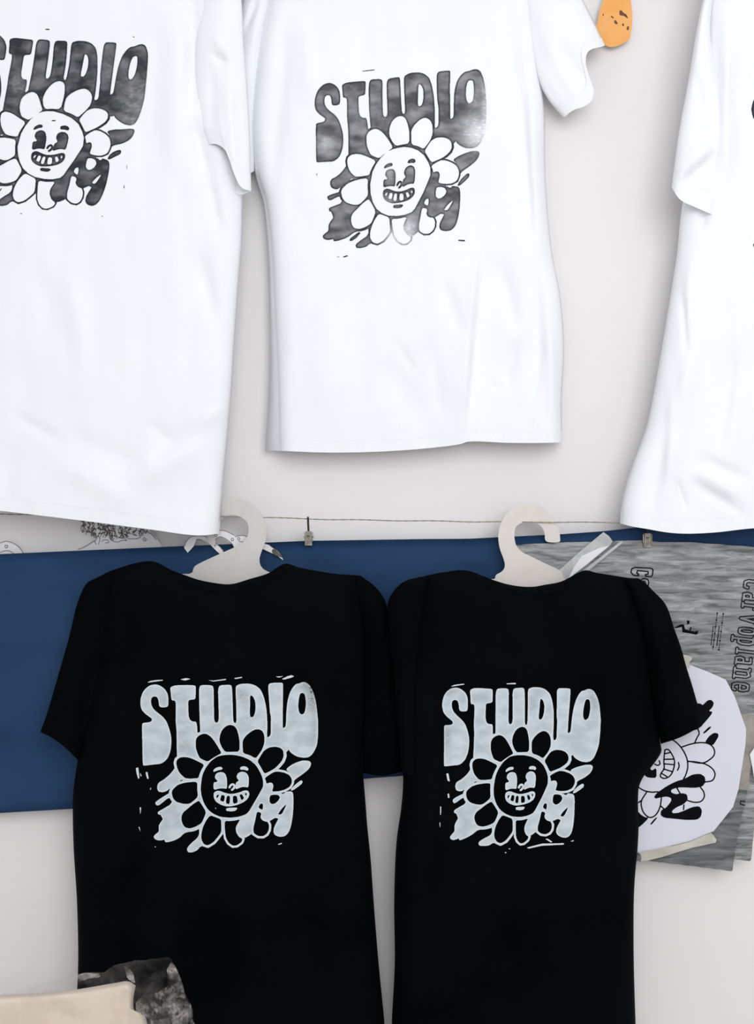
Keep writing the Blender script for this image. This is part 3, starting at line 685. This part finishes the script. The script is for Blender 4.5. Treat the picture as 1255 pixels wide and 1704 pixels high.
# ------------------------------------------------------------------ cord and clips
def rope(pts, r, n=8, seg=1):
    vs, fs = [], []
    for k, p in enumerate(pts):
        a = pts[max(0, k - 1)]; b = pts[min(len(pts) - 1, k + 1)]; t = (b - a).normalized()
        s = t.cross(Vector((0, 0, 1)) if abs(t.z) < .9 else Vector((0, 1, 0))).normalized(); w = s.cross(t)
        rr = r(k) if callable(r) else r
        for i in range(n):
            g = 2 * math.pi * i / n; vs.append(p + s * math.cos(g) * rr + w * math.sin(g) * rr)
    for k in range(len(pts) - 1):
        for i in range(n):
            j = (i + 1) % n; fs.append((k * n + i, k * n + j, (k + 1) * n + j, (k + 1) * n + i))
    fs.append(tuple(range(n))[::-1]); fs.append(tuple((len(pts) - 1) * n + i for i in range(n)))
    return vs, fs
cy = lambda x: np.interp(x, [-420, 357, 440, 560, 780, 1030, 1680], [851, 859, 861.3, 864.7, 868, 869.6, 874])
pts = [P(x, cy(x) + .5 * math.sin(x * .05), .051) for x in range(-420, 1681, 5)]
vs, fs = rope(pts, lambda k: .00085 + .00018 * math.sin(k * 2.1))
tag(mesh_obj('cord', vs, fs, CORD, None, origin=pts[0]), 'thin brown twine stretched along the wall that carries hangers and clips', 'cord')

def box(c, s, tw=None):
    """box centre c, half sizes s; tw narrows the top in x"""
    vs = []
    for z in (-1, 1):
        k = tw if (tw and z > 0) else 1
        for x, y in ((-1, -1), (1, -1), (1, 1), (-1, 1)): vs.append(Vector((c[0] + x * s[0] * k, c[1] + y * s[1], c[2] + z * s[2])))
    return vs, [(3, 2, 1, 0), (4, 5, 6, 7), (0, 1, 5, 4), (1, 2, 6, 5), (2, 3, 7, 6), (3, 0, 4, 7)]
def bevel_obj(o, w=.0004):
    m = o.modifiers.new('bevel', 'BEVEL'); m.width = w; m.segments = 2
def make_clip(px, top, by, d, label, sc=1.0):
    org = P(px, by, d); r = thing('clip', label, 'clip', org, 'metal clips on the cord')
    body_top = by - 24 * sc; z = lambda y: P(px, y, d).z; x0 = org.x
    zc = (z(by) + z(body_top)) / 2; hz = (z(body_top) - z(by)) / 2
    for s, nm in ((-1, 'jaw'), (1, 'jaw')):      # near and far jaw, pinched together at the bottom
        vs, fs = box((x0, -d + s * .0028, zc), (.0062 * sc, .0007, hz), .8)
        vs = [v + Vector((0, s * (.0018 if v.z > zc else -.0012), 0)) for v in vs]
        bevel_obj(mesh_obj(nm, vs, fs, METAL, r, smooth=False))
    for s in (-1, 1):
        vs, fs = box((x0 + s * .0068 * sc, -d, zc + hz * .25), (.0006, .0036, hz * .62)); bevel_obj(mesh_obj('side_flap', vs, fs, METAL, r, smooth=False), .0002)
    p = [Vector((x0 - .0082 * sc, -d, zc + hz * .2)), Vector((x0 + .0082 * sc, -d, zc + hz * .2))]
    vs, fs = rope(p, .0011, 10); mesh_obj('pivot', vs, fs, DMETAL, r)
    vs, fs = box((x0, -d - .0052, zc + hz * .35), (.0026, .0006, .0009)); mesh_obj('spring_tab', vs, fs, DMETAL, r, smooth=False)
    zt = P(px, top, .051).z
    hp = [Vector((x0, -d, zc + hz * .5)), Vector((x0, -d - .001, zc + hz * 1.2)), Vector((x0, -.0485, zt - .006)), Vector((x0, -.0488, zt - .001)), Vector((x0, -.0512, zt + .0022)), Vector((x0, -.0534, zt)), Vector((x0, -.0536, zt - .0025))]
    vs, fs = rope(hp, .0017, 8); mesh_obj('hook', vs, fs, DMETAL, r)
make_clip(513.5, 863.5, 908, .038, 'small metal clip gripping the navy banner between the two card hangers')
make_clip(1077, 869, 911, .041, 'small metal clip gripping the crinkled grey film under the right white t-shirt')

# ------------------------------------------------------------------ navy banner, films, paper, tape
def sheet(poly, d, t=.002): return plate(poly, d, t)
BT = [(-420,940),(0,922),(250,911),(510,900),(700,897),(780,896.5),(828,894),(933,889),(1004,884),(1062,877.5),(1320,866)]
BB = [(1320,1240),(1000,1262),(672,1291),(605,1296),(400,1317),(120,1346),(0,1353),(-420,1385)]
def bd(x, y): return .030 + .003 * math.sin(x / 140.) + .002 * math.sin(x / 61. + y / 200.)
nx_, ny_ = 120, 24
top = catmull(BT, nx_); bot = catmull(BB[::-1], nx_)
# straight edges: interpolate linearly instead of smoothing
tx = np.linspace(-420, 1320, nx_ + 1); ty = np.interp(tx, [p[0] for p in BT], [p[1] for p in BT]); by_ = np.interp(tx, [p[0] for p in BB[::-1]], [p[1] for p in BB[::-1]])
vs, fs = [], []
for side in (.0008, -.0008):
    for j in range(ny_ + 1):
        for i in range(nx_ + 1):
            y = ty[i] + (by_[i] - ty[i]) * j / ny_; vs.append(P(tx[i], y, bd(tx[i], y) + side))
M0 = (nx_ + 1) * (ny_ + 1)
for j in range(ny_):
    for i in range(nx_):
        a = j * (nx_ + 1) + i; q = (a, a + 1, a + nx_ + 2, a + nx_ + 1); fs.append(q); fs.append(tuple(M0 + k for k in q[::-1]))
for i in range(nx_):
    a = ny_ * (nx_ + 1) + i; fs.append((a, a + 1, M0 + a + 1, M0 + a)); fs.append((i, i + 1, M0 + i + 1, M0 + i))
tag(mesh_obj('banner', vs, fs, BLUE, None, origin=P(450, 1350, .03)), 'long plain navy blue banner clipped below the cord, behind both black t-shirts', 'banner')

def ripple_sheet(name, poly, d, mat, amp, cell=4.0, seed=0, org=None, parent=None, root=None):
    """crinkled film cut to an outline, as a grid with relief"""
    xs = [p[0] for p in poly]; ys = [p[1] for p in poly]
    ink = Ink(min(xs) - 3, min(ys) - 3, max(xs) + 3, max(ys) + 3, cell=cell, ss=6); ink.poly(poly, 1, 0)
    def dd(x, y): return d + amp * (noise.noise(Vector((x / 60, y / 14, seed))) + .5 * noise.noise(Vector((x / 22, y / 7, seed + 3))))
    vs, fs, _ = ink.mesh(lambda x, y: P(x, y, dd(x, y)))
    return mesh_obj(name, vs, fs, mat, None, origin=org), dd
# big sheet with the word on it
SA = [(859,907),(892,904.5),(960,902),(1035,900),(1073,899),(1100,902),(1144,902),(1200,906),(1255,910),(1310,915),(1300,1100),(1285,1200),(1262,1300),(1256,1370),(1250,1433),(1222,1430),(1060,1415),(960,1400),(880,1300),(859,1100)]
orgA = P(1080, 1420, .0385)
sa, dA = ripple_sheet('plastic_film', SA, .0385, FILM, .0011, 3.0, 1, orgA)
tag(sa, 'large crinkled grey plastic film with big outlined letters beside the right black t-shirt', 'plastic film', 'crinkled grey films')
SB = [(1000,1180),(1236,1200),(1246,1240),(1246,1300),(1240,1335),(1233,1365),(1222,1428),(1219,1450),(1150,1441),(1083,1433),(1040,1426),(980,1400)]
orgB = P(1110, 1440, .0425)
sb, dB_ = ripple_sheet('plastic_film', SB, .0425, FILMD, .0007, 3.0, 5, orgB)
tag(sb, 'darker grey plastic film with pointed lower corner under the cut white paper', 'plastic film', 'crinkled grey films')

ink = Ink(1040, 930, 1290, 1170, cell=.7, ss=3)
GL = {'c': [[(.92,.72),(.8,.92),(.25,.92),(.08,.75),(.08,.25),(.25,.08),(.85,.08),(.92,.25)]],
      'a': [[(.1,.9),(.7,.92),(.75,.8),(.75,.08),(1,.08)],[(.75,.5),(.2,.48),(.08,.3),(.2,.08),(.75,.1)]],
      'r': [[(0,.08),(.7,.08)],[(.35,.08),(.35,.9),(0,.9)],[(.35,.7),(.8,.92),(.95,.75)]],
      'v': [[(0,.92),(.35,.92)],[(.65,.92),(1,.92)],[(.15,.9),(.5,.06),(.85,.9)]],
      'o': [[(.25,.08),(.08,.3),(.08,.7),(.25,.92),(.75,.92),(.92,.7),(.92,.3),(.75,.08),(.25,.08)]],
      'p': [[(0,-.28),(.6,-.28)],[(.25,-.28),(.25,.92),(0,.92)],[(.25,.9),(.75,.92),(.92,.7),(.92,.3),(.75,.08),(.25,.08)]],
      'l': [[(0,.06),(1,.06)],[(.5,.06),(.5,1.3),(.1,1.3)]],
      'n': [[(0,.06),(.4,.06)],[(.65,.06),(1,.06)],[(.2,.06),(.2,.92),(0,.92)],[(.2,.8),(.65,.92),(.82,.75),(.82,.06)]],
      'e': [[(.92,.22),(.8,.08),(.25,.08),(.08,.3),(.08,.7),(.25,.92),(.75,.92),(.92,.7),(.92,.48),(.12,.48)]]}
def word_letter(ch, y0, y1, h=33, ox=0.0):
    ax, ay = 1236.5, 964.; bx, by = 1214.5, 1150.
    def conv(lx, ly):
        y = y0 + 2 + lx * (y1 - y0 - 4); xb = ax + (bx - ax) * (y - ay) / (by - ay) + 2.5
        return (xb + ox + ly * (h - 5), y + ly * 3.2)
    ink.glyph([[conv(*q) for q in l] for l in GL[ch]], 2.5, .85)
for ch, y0, y1 in (('c',963,980),('a',984,1000),('r',1001,1014),('v',1020,1037),('o',1042,1056),('p',1057,1073),('l',1077,1088),('a',1090,1106),('n',1109,1129),('e',1133,1150)):
    word_letter(ch, y0, y1, 34)
ink.glyph([[(1058,946),(1053,949),(1053,954)][::-1] + [(1080,946.5)]], 1e-9, 1e-9)
# capital letter and the next letter of the first word, half hidden by the sleeve
ink.stroke([(1050,952),(1052,946),(1058,944),(1084,945.5),(1087,948),(1086,957),(1084,959.5),(1075,959),(1074,956),(1079,955.5),(1079,951),(1061,949.5),(1060,954),(1063,955),(1063,958),(1055,957.5),(1050,952)], 1.0)
ink.stroke([(1068,964),(1072,962.5),(1078,964),(1080,968),(1079,976)], .95); ink.stroke([(1070,967),(1074,967),(1075,972)], .8)
for i in range(17):     # faint illegible small print
    y = 1020 + i * 3.7; x = 1194 - i * .45
    ink.stroke([(x, y), (x - .3, y + 1.5)], .6 if i % 3 else 1.1); ink.stroke([(x + 10, y + 1), (x + 9.7, y + 2.4)], .6 if i % 4 else 1.1)
    if 5 < i < 15: ink.stroke([(x - 4, y), (x - 4.2, y + 2)], .7); ink.stroke([(x + 6, y), (x + 5.6, y + 2.6)], .7)
r5 = Rg(1000, 860, 4.92)
for p in (r5((600,905),(660,880),(680,880),(690,920),(720,930),(770,940),(795,932),(797,955),(780,965),(720,952),(670,946),(665,902),(610,912)), r5((703,850),(727,848),(727,872),(710,885)), r5((735,900),(745,905),(735,935),(725,935))):
    ink.poly(p, 1, 0)
vs, fs, _ = ink.mesh(lambda x, y: P(x, y, dA(x, y) + .0006))
sub('lettering', vs, fs, INKB, sa, orgA)
ink = Ink(1225, 1325, 1250, 1345, cell=.6, ss=3); ink.stroke([(1240,1334),(1233,1333),(1232,1338),(1240,1340)], .8)
vs, fs, _ = ink.mesh(lambda x, y: P(x, y, dB_(x, y) + .0005)); sub('lettering', vs, fs, INKB, sb, orgB)

# cut paper with the drawing
OC = [(1100,1092),(1150,1107),(1179,1118),(1208,1131),(1223,1159),(1237,1199),(1242,1213),(1241,1238),(1229,1314),(1220,1343),(1188,1383),(1148,1400),(1061,1421),(1000,1424),(960,1370),(950,1210),(1010,1120)]
orgO = P(1100, 1420, .0455)
vs, fs = plate(OC, .0455, .0006); oc = mesh_obj('cut_paper', vs, fs, PAPER, None, origin=orgO, smooth=False)
tag(oc, 'white cut paper with a sideways black flower face drawing beside the right black t-shirt', 'drawing')
ink = Ink(1050, 1155, 1205, 1385, cell=.7, ss=3); k6 = Rg(1000, 1120, 4.733)
for p, sm in ((k6((480,470),(555,518),(610,560),(655,620),(680,680),(685,740),(670,800),(650,840)), 1), (k6((250,860),(298,900),(340,925),(400,938),(450,935)), 1),
              (k6((765,440),(775,475),(758,510),(740,550)), 1), (k6((640,582),(720,557),(800,548),(860,562),(893,600),(893,645),(860,680),(805,708),(690,695)), 1),
              (k6((690,695),(760,702),(830,720),(885,760),(900,800),(880,845),(825,858)), 1), (k6((785,900),(810,935),(815,975),(790,1010),(740,1018),(670,1000)), 1),
              (k6((600,905),(625,950)), 0), (k6((360,940),(320,1010),(325,1070),(350,1115),(390,1138),(430,1120),(465,1060),(478,985)), 1), (k6((298,1020),(318,1005)), 0),
              (k6((470,1045),(500,1072)), 0), (k6((655,1040),(652,1075)), 0),
              (k6((505,605),(530,602),(560,640),(580,690),(575,750),(545,810),(500,830),(470,815),(475,790),(498,755),(497,700),(500,650),(505,605)), 1),
              (k6((510,635),(540,628)), 0), (k6((503,680),(575,678)), 0), (k6((500,715),(578,722)), 0), (k6((495,755),(562,777)), 0), (k6((478,790),(520,815)), 0),
              (k6((612,705),(617,735),(605,765)), 1), (k6((425,718),(450,727),(466,715),(460,690)), 1)):
    ink.stroke(p, 1.15, smooth=bool(sm))
for p in (k6((680,822),(720,800),(780,792),(820,815),(825,860),(800,895),(740,905),(640,900),(590,905),(555,920),(553,940),(590,955),(640,945),(680,955),(685,1000),(650,1035),(600,1055),(560,1085),(565,1105),(620,1100),(720,1055),(775,1048),(798,1080),(790,1130),(760,1155),(680,1158),(580,1148),(500,1140),(470,1120),(475,1080),(510,1065),(555,1010),(555,985),(520,972),(470,980),(430,990),(420,975),(440,945),(520,890),(600,850),(650,838)),
          k6((700,235),(790,240),(800,255),(840,215),(870,210),(892,235),(880,270),(850,300),(880,303),(870,330),(775,440),(700,460)), k6((872,420),(865,435),(815,478),(803,472),(850,425)),
          k6((820,545),(850,500),(890,470),(925,475),(928,500),(910,530),(885,570),(850,552)), k6((330,740),(385,740),(400,770),(438,745),(440,827),(380,825),(345,810)),
          k6((450,1135),(400,1195),(386,1192),(430,1140)), k6((270,1095),(300,1095),(310,1110),(345,1135),(380,1140),(310,1210),(270,1225))):
    ink.poly(p)
vs, fs, _ = ink.mesh(lambda x, y: P(x, y, .0461)); sub('ink_drawing', vs, fs, INKB, oc, orgO)

def tape(name, poly, d, mat, label, cat, group=None, t=.0005):
    n = len(poly); o0 = P(sum(p[0] for p in poly) / n, max(p[1] for p in poly), d if not callable(d) else .05)
    vs, fs = plate(poly, d, t); o = mesh_obj(name, vs, fs, mat, None, origin=o0, smooth=False); return tag(o, label, cat, group)
GT = 'pieces of beige tape around the cut paper'
tape('tape', k6((285,1412),(400,1395),(560,1362),(700,1328),(800,1285),(868,1258),(890,1280),(912,1312),(905,1336),(720,1376),(600,1412),(480,1450),(380,1474),(320,1482),(285,1475)), .0475, TAPE, 'long beige tape strip along the lower edge of the cut paper', 'tape', GT)
r1155 = Rg(1155, 1150, 5.5)
tape('tape', r1155((410,200),(550,228),(640,240),(620,520),(545,560),(510,760),(500,905),(470,905),(430,900),(395,905)), .0442, TAPEB, 'upright beige tape strip behind the right edge of the cut paper', 'tape', GT)
tape('tape', r5((640,1128),(700,1132),(735,1145),(748,1165),(725,1190),(730,1235),(640,1225)), .0475, TAPE, 'short beige tape tab at the top edge of the cut paper by the black sleeve', 'tape', GT)
tape('cut_paper', r1155((512,580),(550,520),(700,480),(760,700),(700,860),(550,790),(535,700)), .047, PAPERW, 'small white paper corner entering at the right edge of the photo', 'paper')
# crumpled knot of film at the tape's end
r1040 = Rg(1040, 1400, 5.6)
tape('film_scrap', r1040((95,100),(125,104),(145,120),(155,150),(150,180),(140,195),(128,182),(95,188)), .048, FILMD, 'tiny crumpled film scrap at the left end of the long tape strip', 'film scrap')
# folded clear sleeve next to the right hanger
s2 = rp
r = thing('plastic_sleeve', 'folded translucent plastic sleeve with white paper rising beside the right card hanger', 'plastic sleeve', P(945, 975, .0435))
for nm, poly, d, mat in (('back_flap', s2((880,335),(915,360),(942,398),(930,420),(860,470),(720,580),(620,690),(560,640),(595,580),(740,450)), .0432, STRIP),
                         ('paper_insert', s2((935,420),(850,440),(740,490),(690,560),(620,700),(700,640),(820,520)), .0440, PAPERW),
                         ('folded_edge', s2((1005,398),(985,400),(945,410),(800,530),(640,650),(600,700),(700,660),(780,590),(900,490),(1000,410)), .0447, STRIP),
                         ('crease', s2((985,400),(940,398),(928,418),(780,540),(640,648),(650,655),(800,545)), .0452, FILMD)):
    vs, fs = plate(poly, d, .0004); mesh_obj(nm, vs, fs, mat, r, smooth=False)

# ------------------------------------------------------------------ sketches on the wall behind the banner
c8 = Rg(0, 800, 2.241); c7 = Rg(320, 860, 7.844); c9 = Rg(130, 860, 9.654)
def sketch(label, poly, d, strokes, fills=(), hw=.55, base=None):
    o0 = P(sum(p[0] for p in poly) / len(poly), max(p[1] for p in poly), d)
    vs, fs = plate(poly, d, .0006); o = mesh_obj('paper_cutout', vs, fs, PAPERW, None, origin=o0, smooth=False)
    tag(o, label, 'paper cutout', 'pen drawings cut out of white paper')
    xs = [p[0] for p in poly]; ys = [p[1] for p in poly]
    ink = Ink(min(xs) - 4, min(ys) - 4, max(xs) + 4, max(ys) + 4, cell=.6, ss=3)
    for s in strokes: ink.stroke(s, hw, smooth=len(s) > 2)
    for f in fills: ink.poly(f, 1, 0)
    vs, fs, _ = ink.mesh(lambda x, y: P(x, y, d + .0007))
    sub('pen_lines', vs, fs, PEN, o, o0)
rnd = random.Random(4)
hair = []
# curls hanging from under the shirt hem
for k in range(40):
    bx = 139 + (k % 15) * 7.6 + rnd.uniform(-2, 2); by2 = 860 + (bx - 137) * .17 + (k // 15) * 8
    lim = 900 - abs(bx - 190) * .22
    pth = []; x, y, a = bx, by2, rnd.uniform(0, 6)
    for s in range(14):
        pth.append((x, y)); a += 1.15 * math.sin(s * 1.9 + k) ; x += 3.1 * math.sin(s * 1.5 + k * .7) ; y += 1.3 + 2.6 * math.cos(s * 1.1 + k)
        if y > lim: break
    if len(pth) > 2: hair.append(pth)
    if k % 4 == 0:
        cx, cy2 = bx + 3, by2 + 12; hair.append([(cx + (3.8 - .35 * t) * math.cos(t), cy2 + (3.8 - .35 * t) * math.sin(t)) for t in np.arange(0, 9, .7)])
hair += [c9((80,70),(90,120),(110,180),(150,240),(210,255),(270,290),(300,340),(270,400),(290,440)), c9((500,260),(510,340),(560,390),(640,405),(700,380),(780,380),(740,350)), c9((780,280),(790,340),(880,355),(960,345),(1000,330),(980,300)),
         c9((320,300),(350,350),(340,400),(330,440)), c9((380,400),(420,370),(480,380),(490,410),(440,420)), c9((1050,225),(1110,230),(1150,270))]
hair += [c9((0,525),(90,490),(180,440),(270,385)), c9((1160,262),(1210,310),(1255,370))]
sketch('white paper cutout of curly black pen hair showing below the left white t-shirt', c8((240,268),(290,255),(340,235),(358,215),(352,200),(318,175),(305,150),(300,90),(560,90),(560,190),(585,215),(605,245),(610,300),(240,310)), .010, hair, hw=.5)
ringp = c8((-30,240),(0,230),(25,225),(55,235),(75,250),(90,275),(90,310),(-30,310))
sketch('white paper cutout of a rounded arch at the left edge of the photo', ringp, .010,
       [c8((0,232),(25,226),(55,236),(75,252),(90,275)), c8((0,268),(15,262),(35,262),(55,274)), c8((20,240),(28,242),(26,250),(19,248),(20,240))], hw=.5)
arm = c7((-60,470),(20,385),(45,340),(60,295),(130,300),(180,320),(250,380),(320,450),(370,492),(420,470),(400,430),(370,400),(330,365),(250,310),(225,262),(180,258),(80,250),(0,258),(-60,300),(-110,400))
sketch('curved white paper arm cutout over the banner just left of the grey card hanger', arm, .0345,
       [c7((-110,400),(-60,300),(0,258),(80,250),(180,258),(250,310),(330,365),(370,400),(418,468)), c7((300,390),(290,375),(305,368),(318,378)), c7((20,385),(45,340),(60,298),(130,300))], hw=.45)
claw = c7((225,245),(300,200),(380,180),(450,190),(540,240),(570,262),(640,246),(700,250),(730,268),(820,300),(940,350),(1010,370),(1060,410),(1110,440),(1150,490),(1185,545),(1185,565),(1120,515),(1060,482),(1040,475),(920,420),(800,400),(700,380),(640,388),(600,400),(550,415),(520,350),(480,330),(430,290),(370,263),(320,280),(290,312),(250,290))
sketch('white paper cutout with black claw tip seen through the grey card hanger', claw, .036,
       [c7((340,180),(420,182),(490,210),(545,240)), c7((560,262),(600,250),(680,246),(725,266)), c7((292,310),(325,275),(375,262),(440,290),(520,355),(548,415)),
        c7((290,235),(305,228),(325,235),(320,255),(300,258),(290,240)), c7((510,285),(525,280),(540,295),(535,312),(515,312),(508,290)), c7((590,275),(605,268),(622,280),(618,300),(600,302),(590,280)),
        c7((605,320),(640,325),(690,330)), c7((1010,370),(1060,410),(1110,440),(1150,490),(1185,548))],
       [c7((1045,422),(1080,425),(1110,450),(1150,500),(1172,535),(1100,508),(1058,482),(1038,455)), c7((612,362),(660,362),(640,378),(616,392))], hw=.45)

# ------------------------------------------------------------------ orange cutout
ro = Rg(960, 0, 8.964)
OR = ro((500,-380),(620,-400),(720,-330),(790,-180),(805,0),(820,100),(832,250),(822,400),(805,510),(785,592),(700,645),(640,675),(550,703),(470,700),(380,640),(300,520),(285,400),(305,350),(325,240),(350,130),(400,0),(440,-200))
orgN = P(1022, 78, .012); rn = thing('fruit_cutout', 'orange paper cutout with brown specks beside the right sleeve of the middle white t-shirt', 'paper cutout', orgN)
vs, fs = plate(smooth_poly(OR), .012, .003); mesh_obj('card', vs, fs, ORANGE, rn, smooth=False)
rim = [(x - 1.2, y - .4) for x, y in smooth_poly(OR)]; vs, fs = plate(rim, .0085, .002); mesh_obj('white_backing', vs, fs, PAPERW, rn, smooth=False)
ink = Ink(985, 0, 1060, 80, cell=.5, ss=3)
for p in (ro((640,155),(665,150),(690,180),(715,205),(735,210),(755,245),(768,275),(745,265),(715,240),(690,232),(645,228),(635,190)), ro((560,305),(580,298),(605,335),(612,355),(585,362),(560,340)),
          ro((678,352),(695,345),(708,375),(698,392),(678,378)), ro((748,395),(770,388),(782,410),(770,455),(745,440)), ro((395,200),(408,205),(392,240),(382,232)), ro((505,235),(530,238),(555,268),(545,275),(515,255))):
    ink.poly(p)
vs, fs, _ = ink.mesh(lambda x, y: P(x, y, .0139)); mesh_obj('speck_pattern', vs, fs, BROWN, rn, smooth=False)

# ------------------------------------------------------------------ packet in cellophane, lower left, standing nearer the camera
DP = .26
pk = tube(L=[(-160,1672),(-170,1760),(-175,1900)], R=[(226,1640),(222,1662),(224,1682),(240,1690),(246,1712),(248,1760),(246,1900)],
          T=[(-160,1672),(0,1656),(70,1652),(130,1646),(190,1636),(214,1633),(226,1640)], B=[(-175,1900),(0,1905),(246,1900)],
          d0=DP, th=.030, r=16, rtop=12, topmin=.1, back=.02, seed=51, amp=.004, nu=90, nv=50,
          folds=[('r',205,1640,212,1704,6,-.004),('r',195,1640,200,1704,6,.003),('r',90,1670,130,1704,12,-.003),('r',215,1660,222,1720,4,.003)])
rt = thing('wrapped_packet', 'beige packet inside clear crumpled cellophane in front of the left black t-shirt', 'packet', P(60, 1900, DP))
vs, fs = tube_mesh(pk); mesh_obj('packet', vs, fs, BEIGE, rt, merge=True)
def crumple(name, poly, d, amp, sc, mat, seed, cell=5.0):
    xs = [p[0] for p in poly]; ys = [p[1] for p in poly]
    ink = Ink(min(xs) - 4, min(ys) - 4, max(xs) + 4, max(ys) + 4, cell=cell, ss=2); ink.poly(poly, 1, 0)
    def dd(x, y):
        a = noise.noise(Vector((x / sc, y / sc, seed))) ; b = abs(noise.noise(Vector((x / sc * 2.3, y / sc * 1.9, seed + 4)))); c = noise.noise(Vector((x / sc * 5, y / sc * 5, seed + 7)))
        return d + amp * (a + b * 1.1 + c * .35)
    vs, fs, _ = ink.mesh(lambda x, y: P(x, y, dd(x, y)))
    return mesh_obj(name, vs, fs, mat, rt, smooth=False)
crumple('wrapper', [(-150,1668),(10,1654),(60,1640),(95,1626),(125,1620),(175,1617),(190,1606),(215,1600),(270,1594),(282,1592),(290,1604),(298,1625),(306,1650),(316,1680),(322,1700),(326,1900),(-150,1900)], DP + .052, .012, 40, CLEAR, 2, 5)
crumple('crumpled_wrapper_end', [(226,1668),(238,1656),(262,1652),(280,1640),(278,1612),(286,1600),(294,1612),(303,1634),(308,1655),(320,1676),(321,1698),(330,1712),(330,1900),(240,1900),(244,1712),(238,1690),(226,1684)], DP + .060, .016, 16, CRUMP, 6, 2.6)
crumple('wrapper_fold', [(207,1608),(214,1610),(222,1620),(225,1636),(220,1634),(212,1628)], DP + .066, .006, 12, CRUMP, 9, 2)
crumple('wrapper_fold', [(125,1624),(140,1619),(165,1620),(168,1626),(150,1628),(130,1634)], DP + .066, .006, 12, CRUMP, 12, 2)

# ------------------------------------------------------------------ room shell
def quad(name, a, b, c, d, mat):
    o = mesh_obj(name, [a, b, c, d], [(0, 1, 2, 3)], mat, None, smooth=False); tag(o, kind='structure'); return o
vs, fs = box((0, .05, 1.5), (3.0, .05, 1.5)); tag(mesh_obj('wall_back', vs, fs, WALLM, None, smooth=False), kind='structure')
vs, fs = box((0, -1.9, -.03), (3.0, 2.0, .03)); tag(mesh_obj('floor', vs, fs, FLOORM, None, smooth=False), kind='structure')

# ------------------------------------------------------------------ light, camera
def area(name, loc, target, sx, sy, power, col):
    l = bpy.data.lights.new(name, 'AREA'); l.shape = 'RECTANGLE'; l.size = sx; l.size_y = sy; l.energy = power; l.color = col
    o = bpy.data.objects.new(name, l); C.objects.link(o); o.location = loc
    o.rotation_euler = (Vector(target) - Vector(loc)).to_track_quat('-Z', 'Y').to_euler(); return o
area('window_light', (0.55, -2.5, 2.3), (0, 0, 1.3), 2.0, 1.6, 35.5, (0.98, 0.985, 1.0))
w = bpy.data.worlds.new('world'); bpy.context.scene.world = w; w.use_nodes = True
bg = w.node_tree.nodes['Background']; bg.inputs['Color'].default_value = (0.97, 0.975, 1.0, 1); bg.inputs['Strength'].default_value = 0.765

cam = bpy.data.cameras.new('camera'); co = bpy.data.objects.new('camera', cam); C.objects.link(co)
co.location = CAM; co.rotation_euler = (math.pi / 2, 0, 0)
cam.sensor_fit = 'HORIZONTAL'; cam.sensor_width = 36; cam.lens = 36 * D / 1.255; cam.clip_start = .02
s = bpy.context.scene; s.camera = co
s.view_settings.view_transform = 'Standard'; s.view_settings.look = 'None'; s.view_settings.exposure = -0.06; s.view_settings.gamma = 1
s.view_settings.use_curve_mapping = False
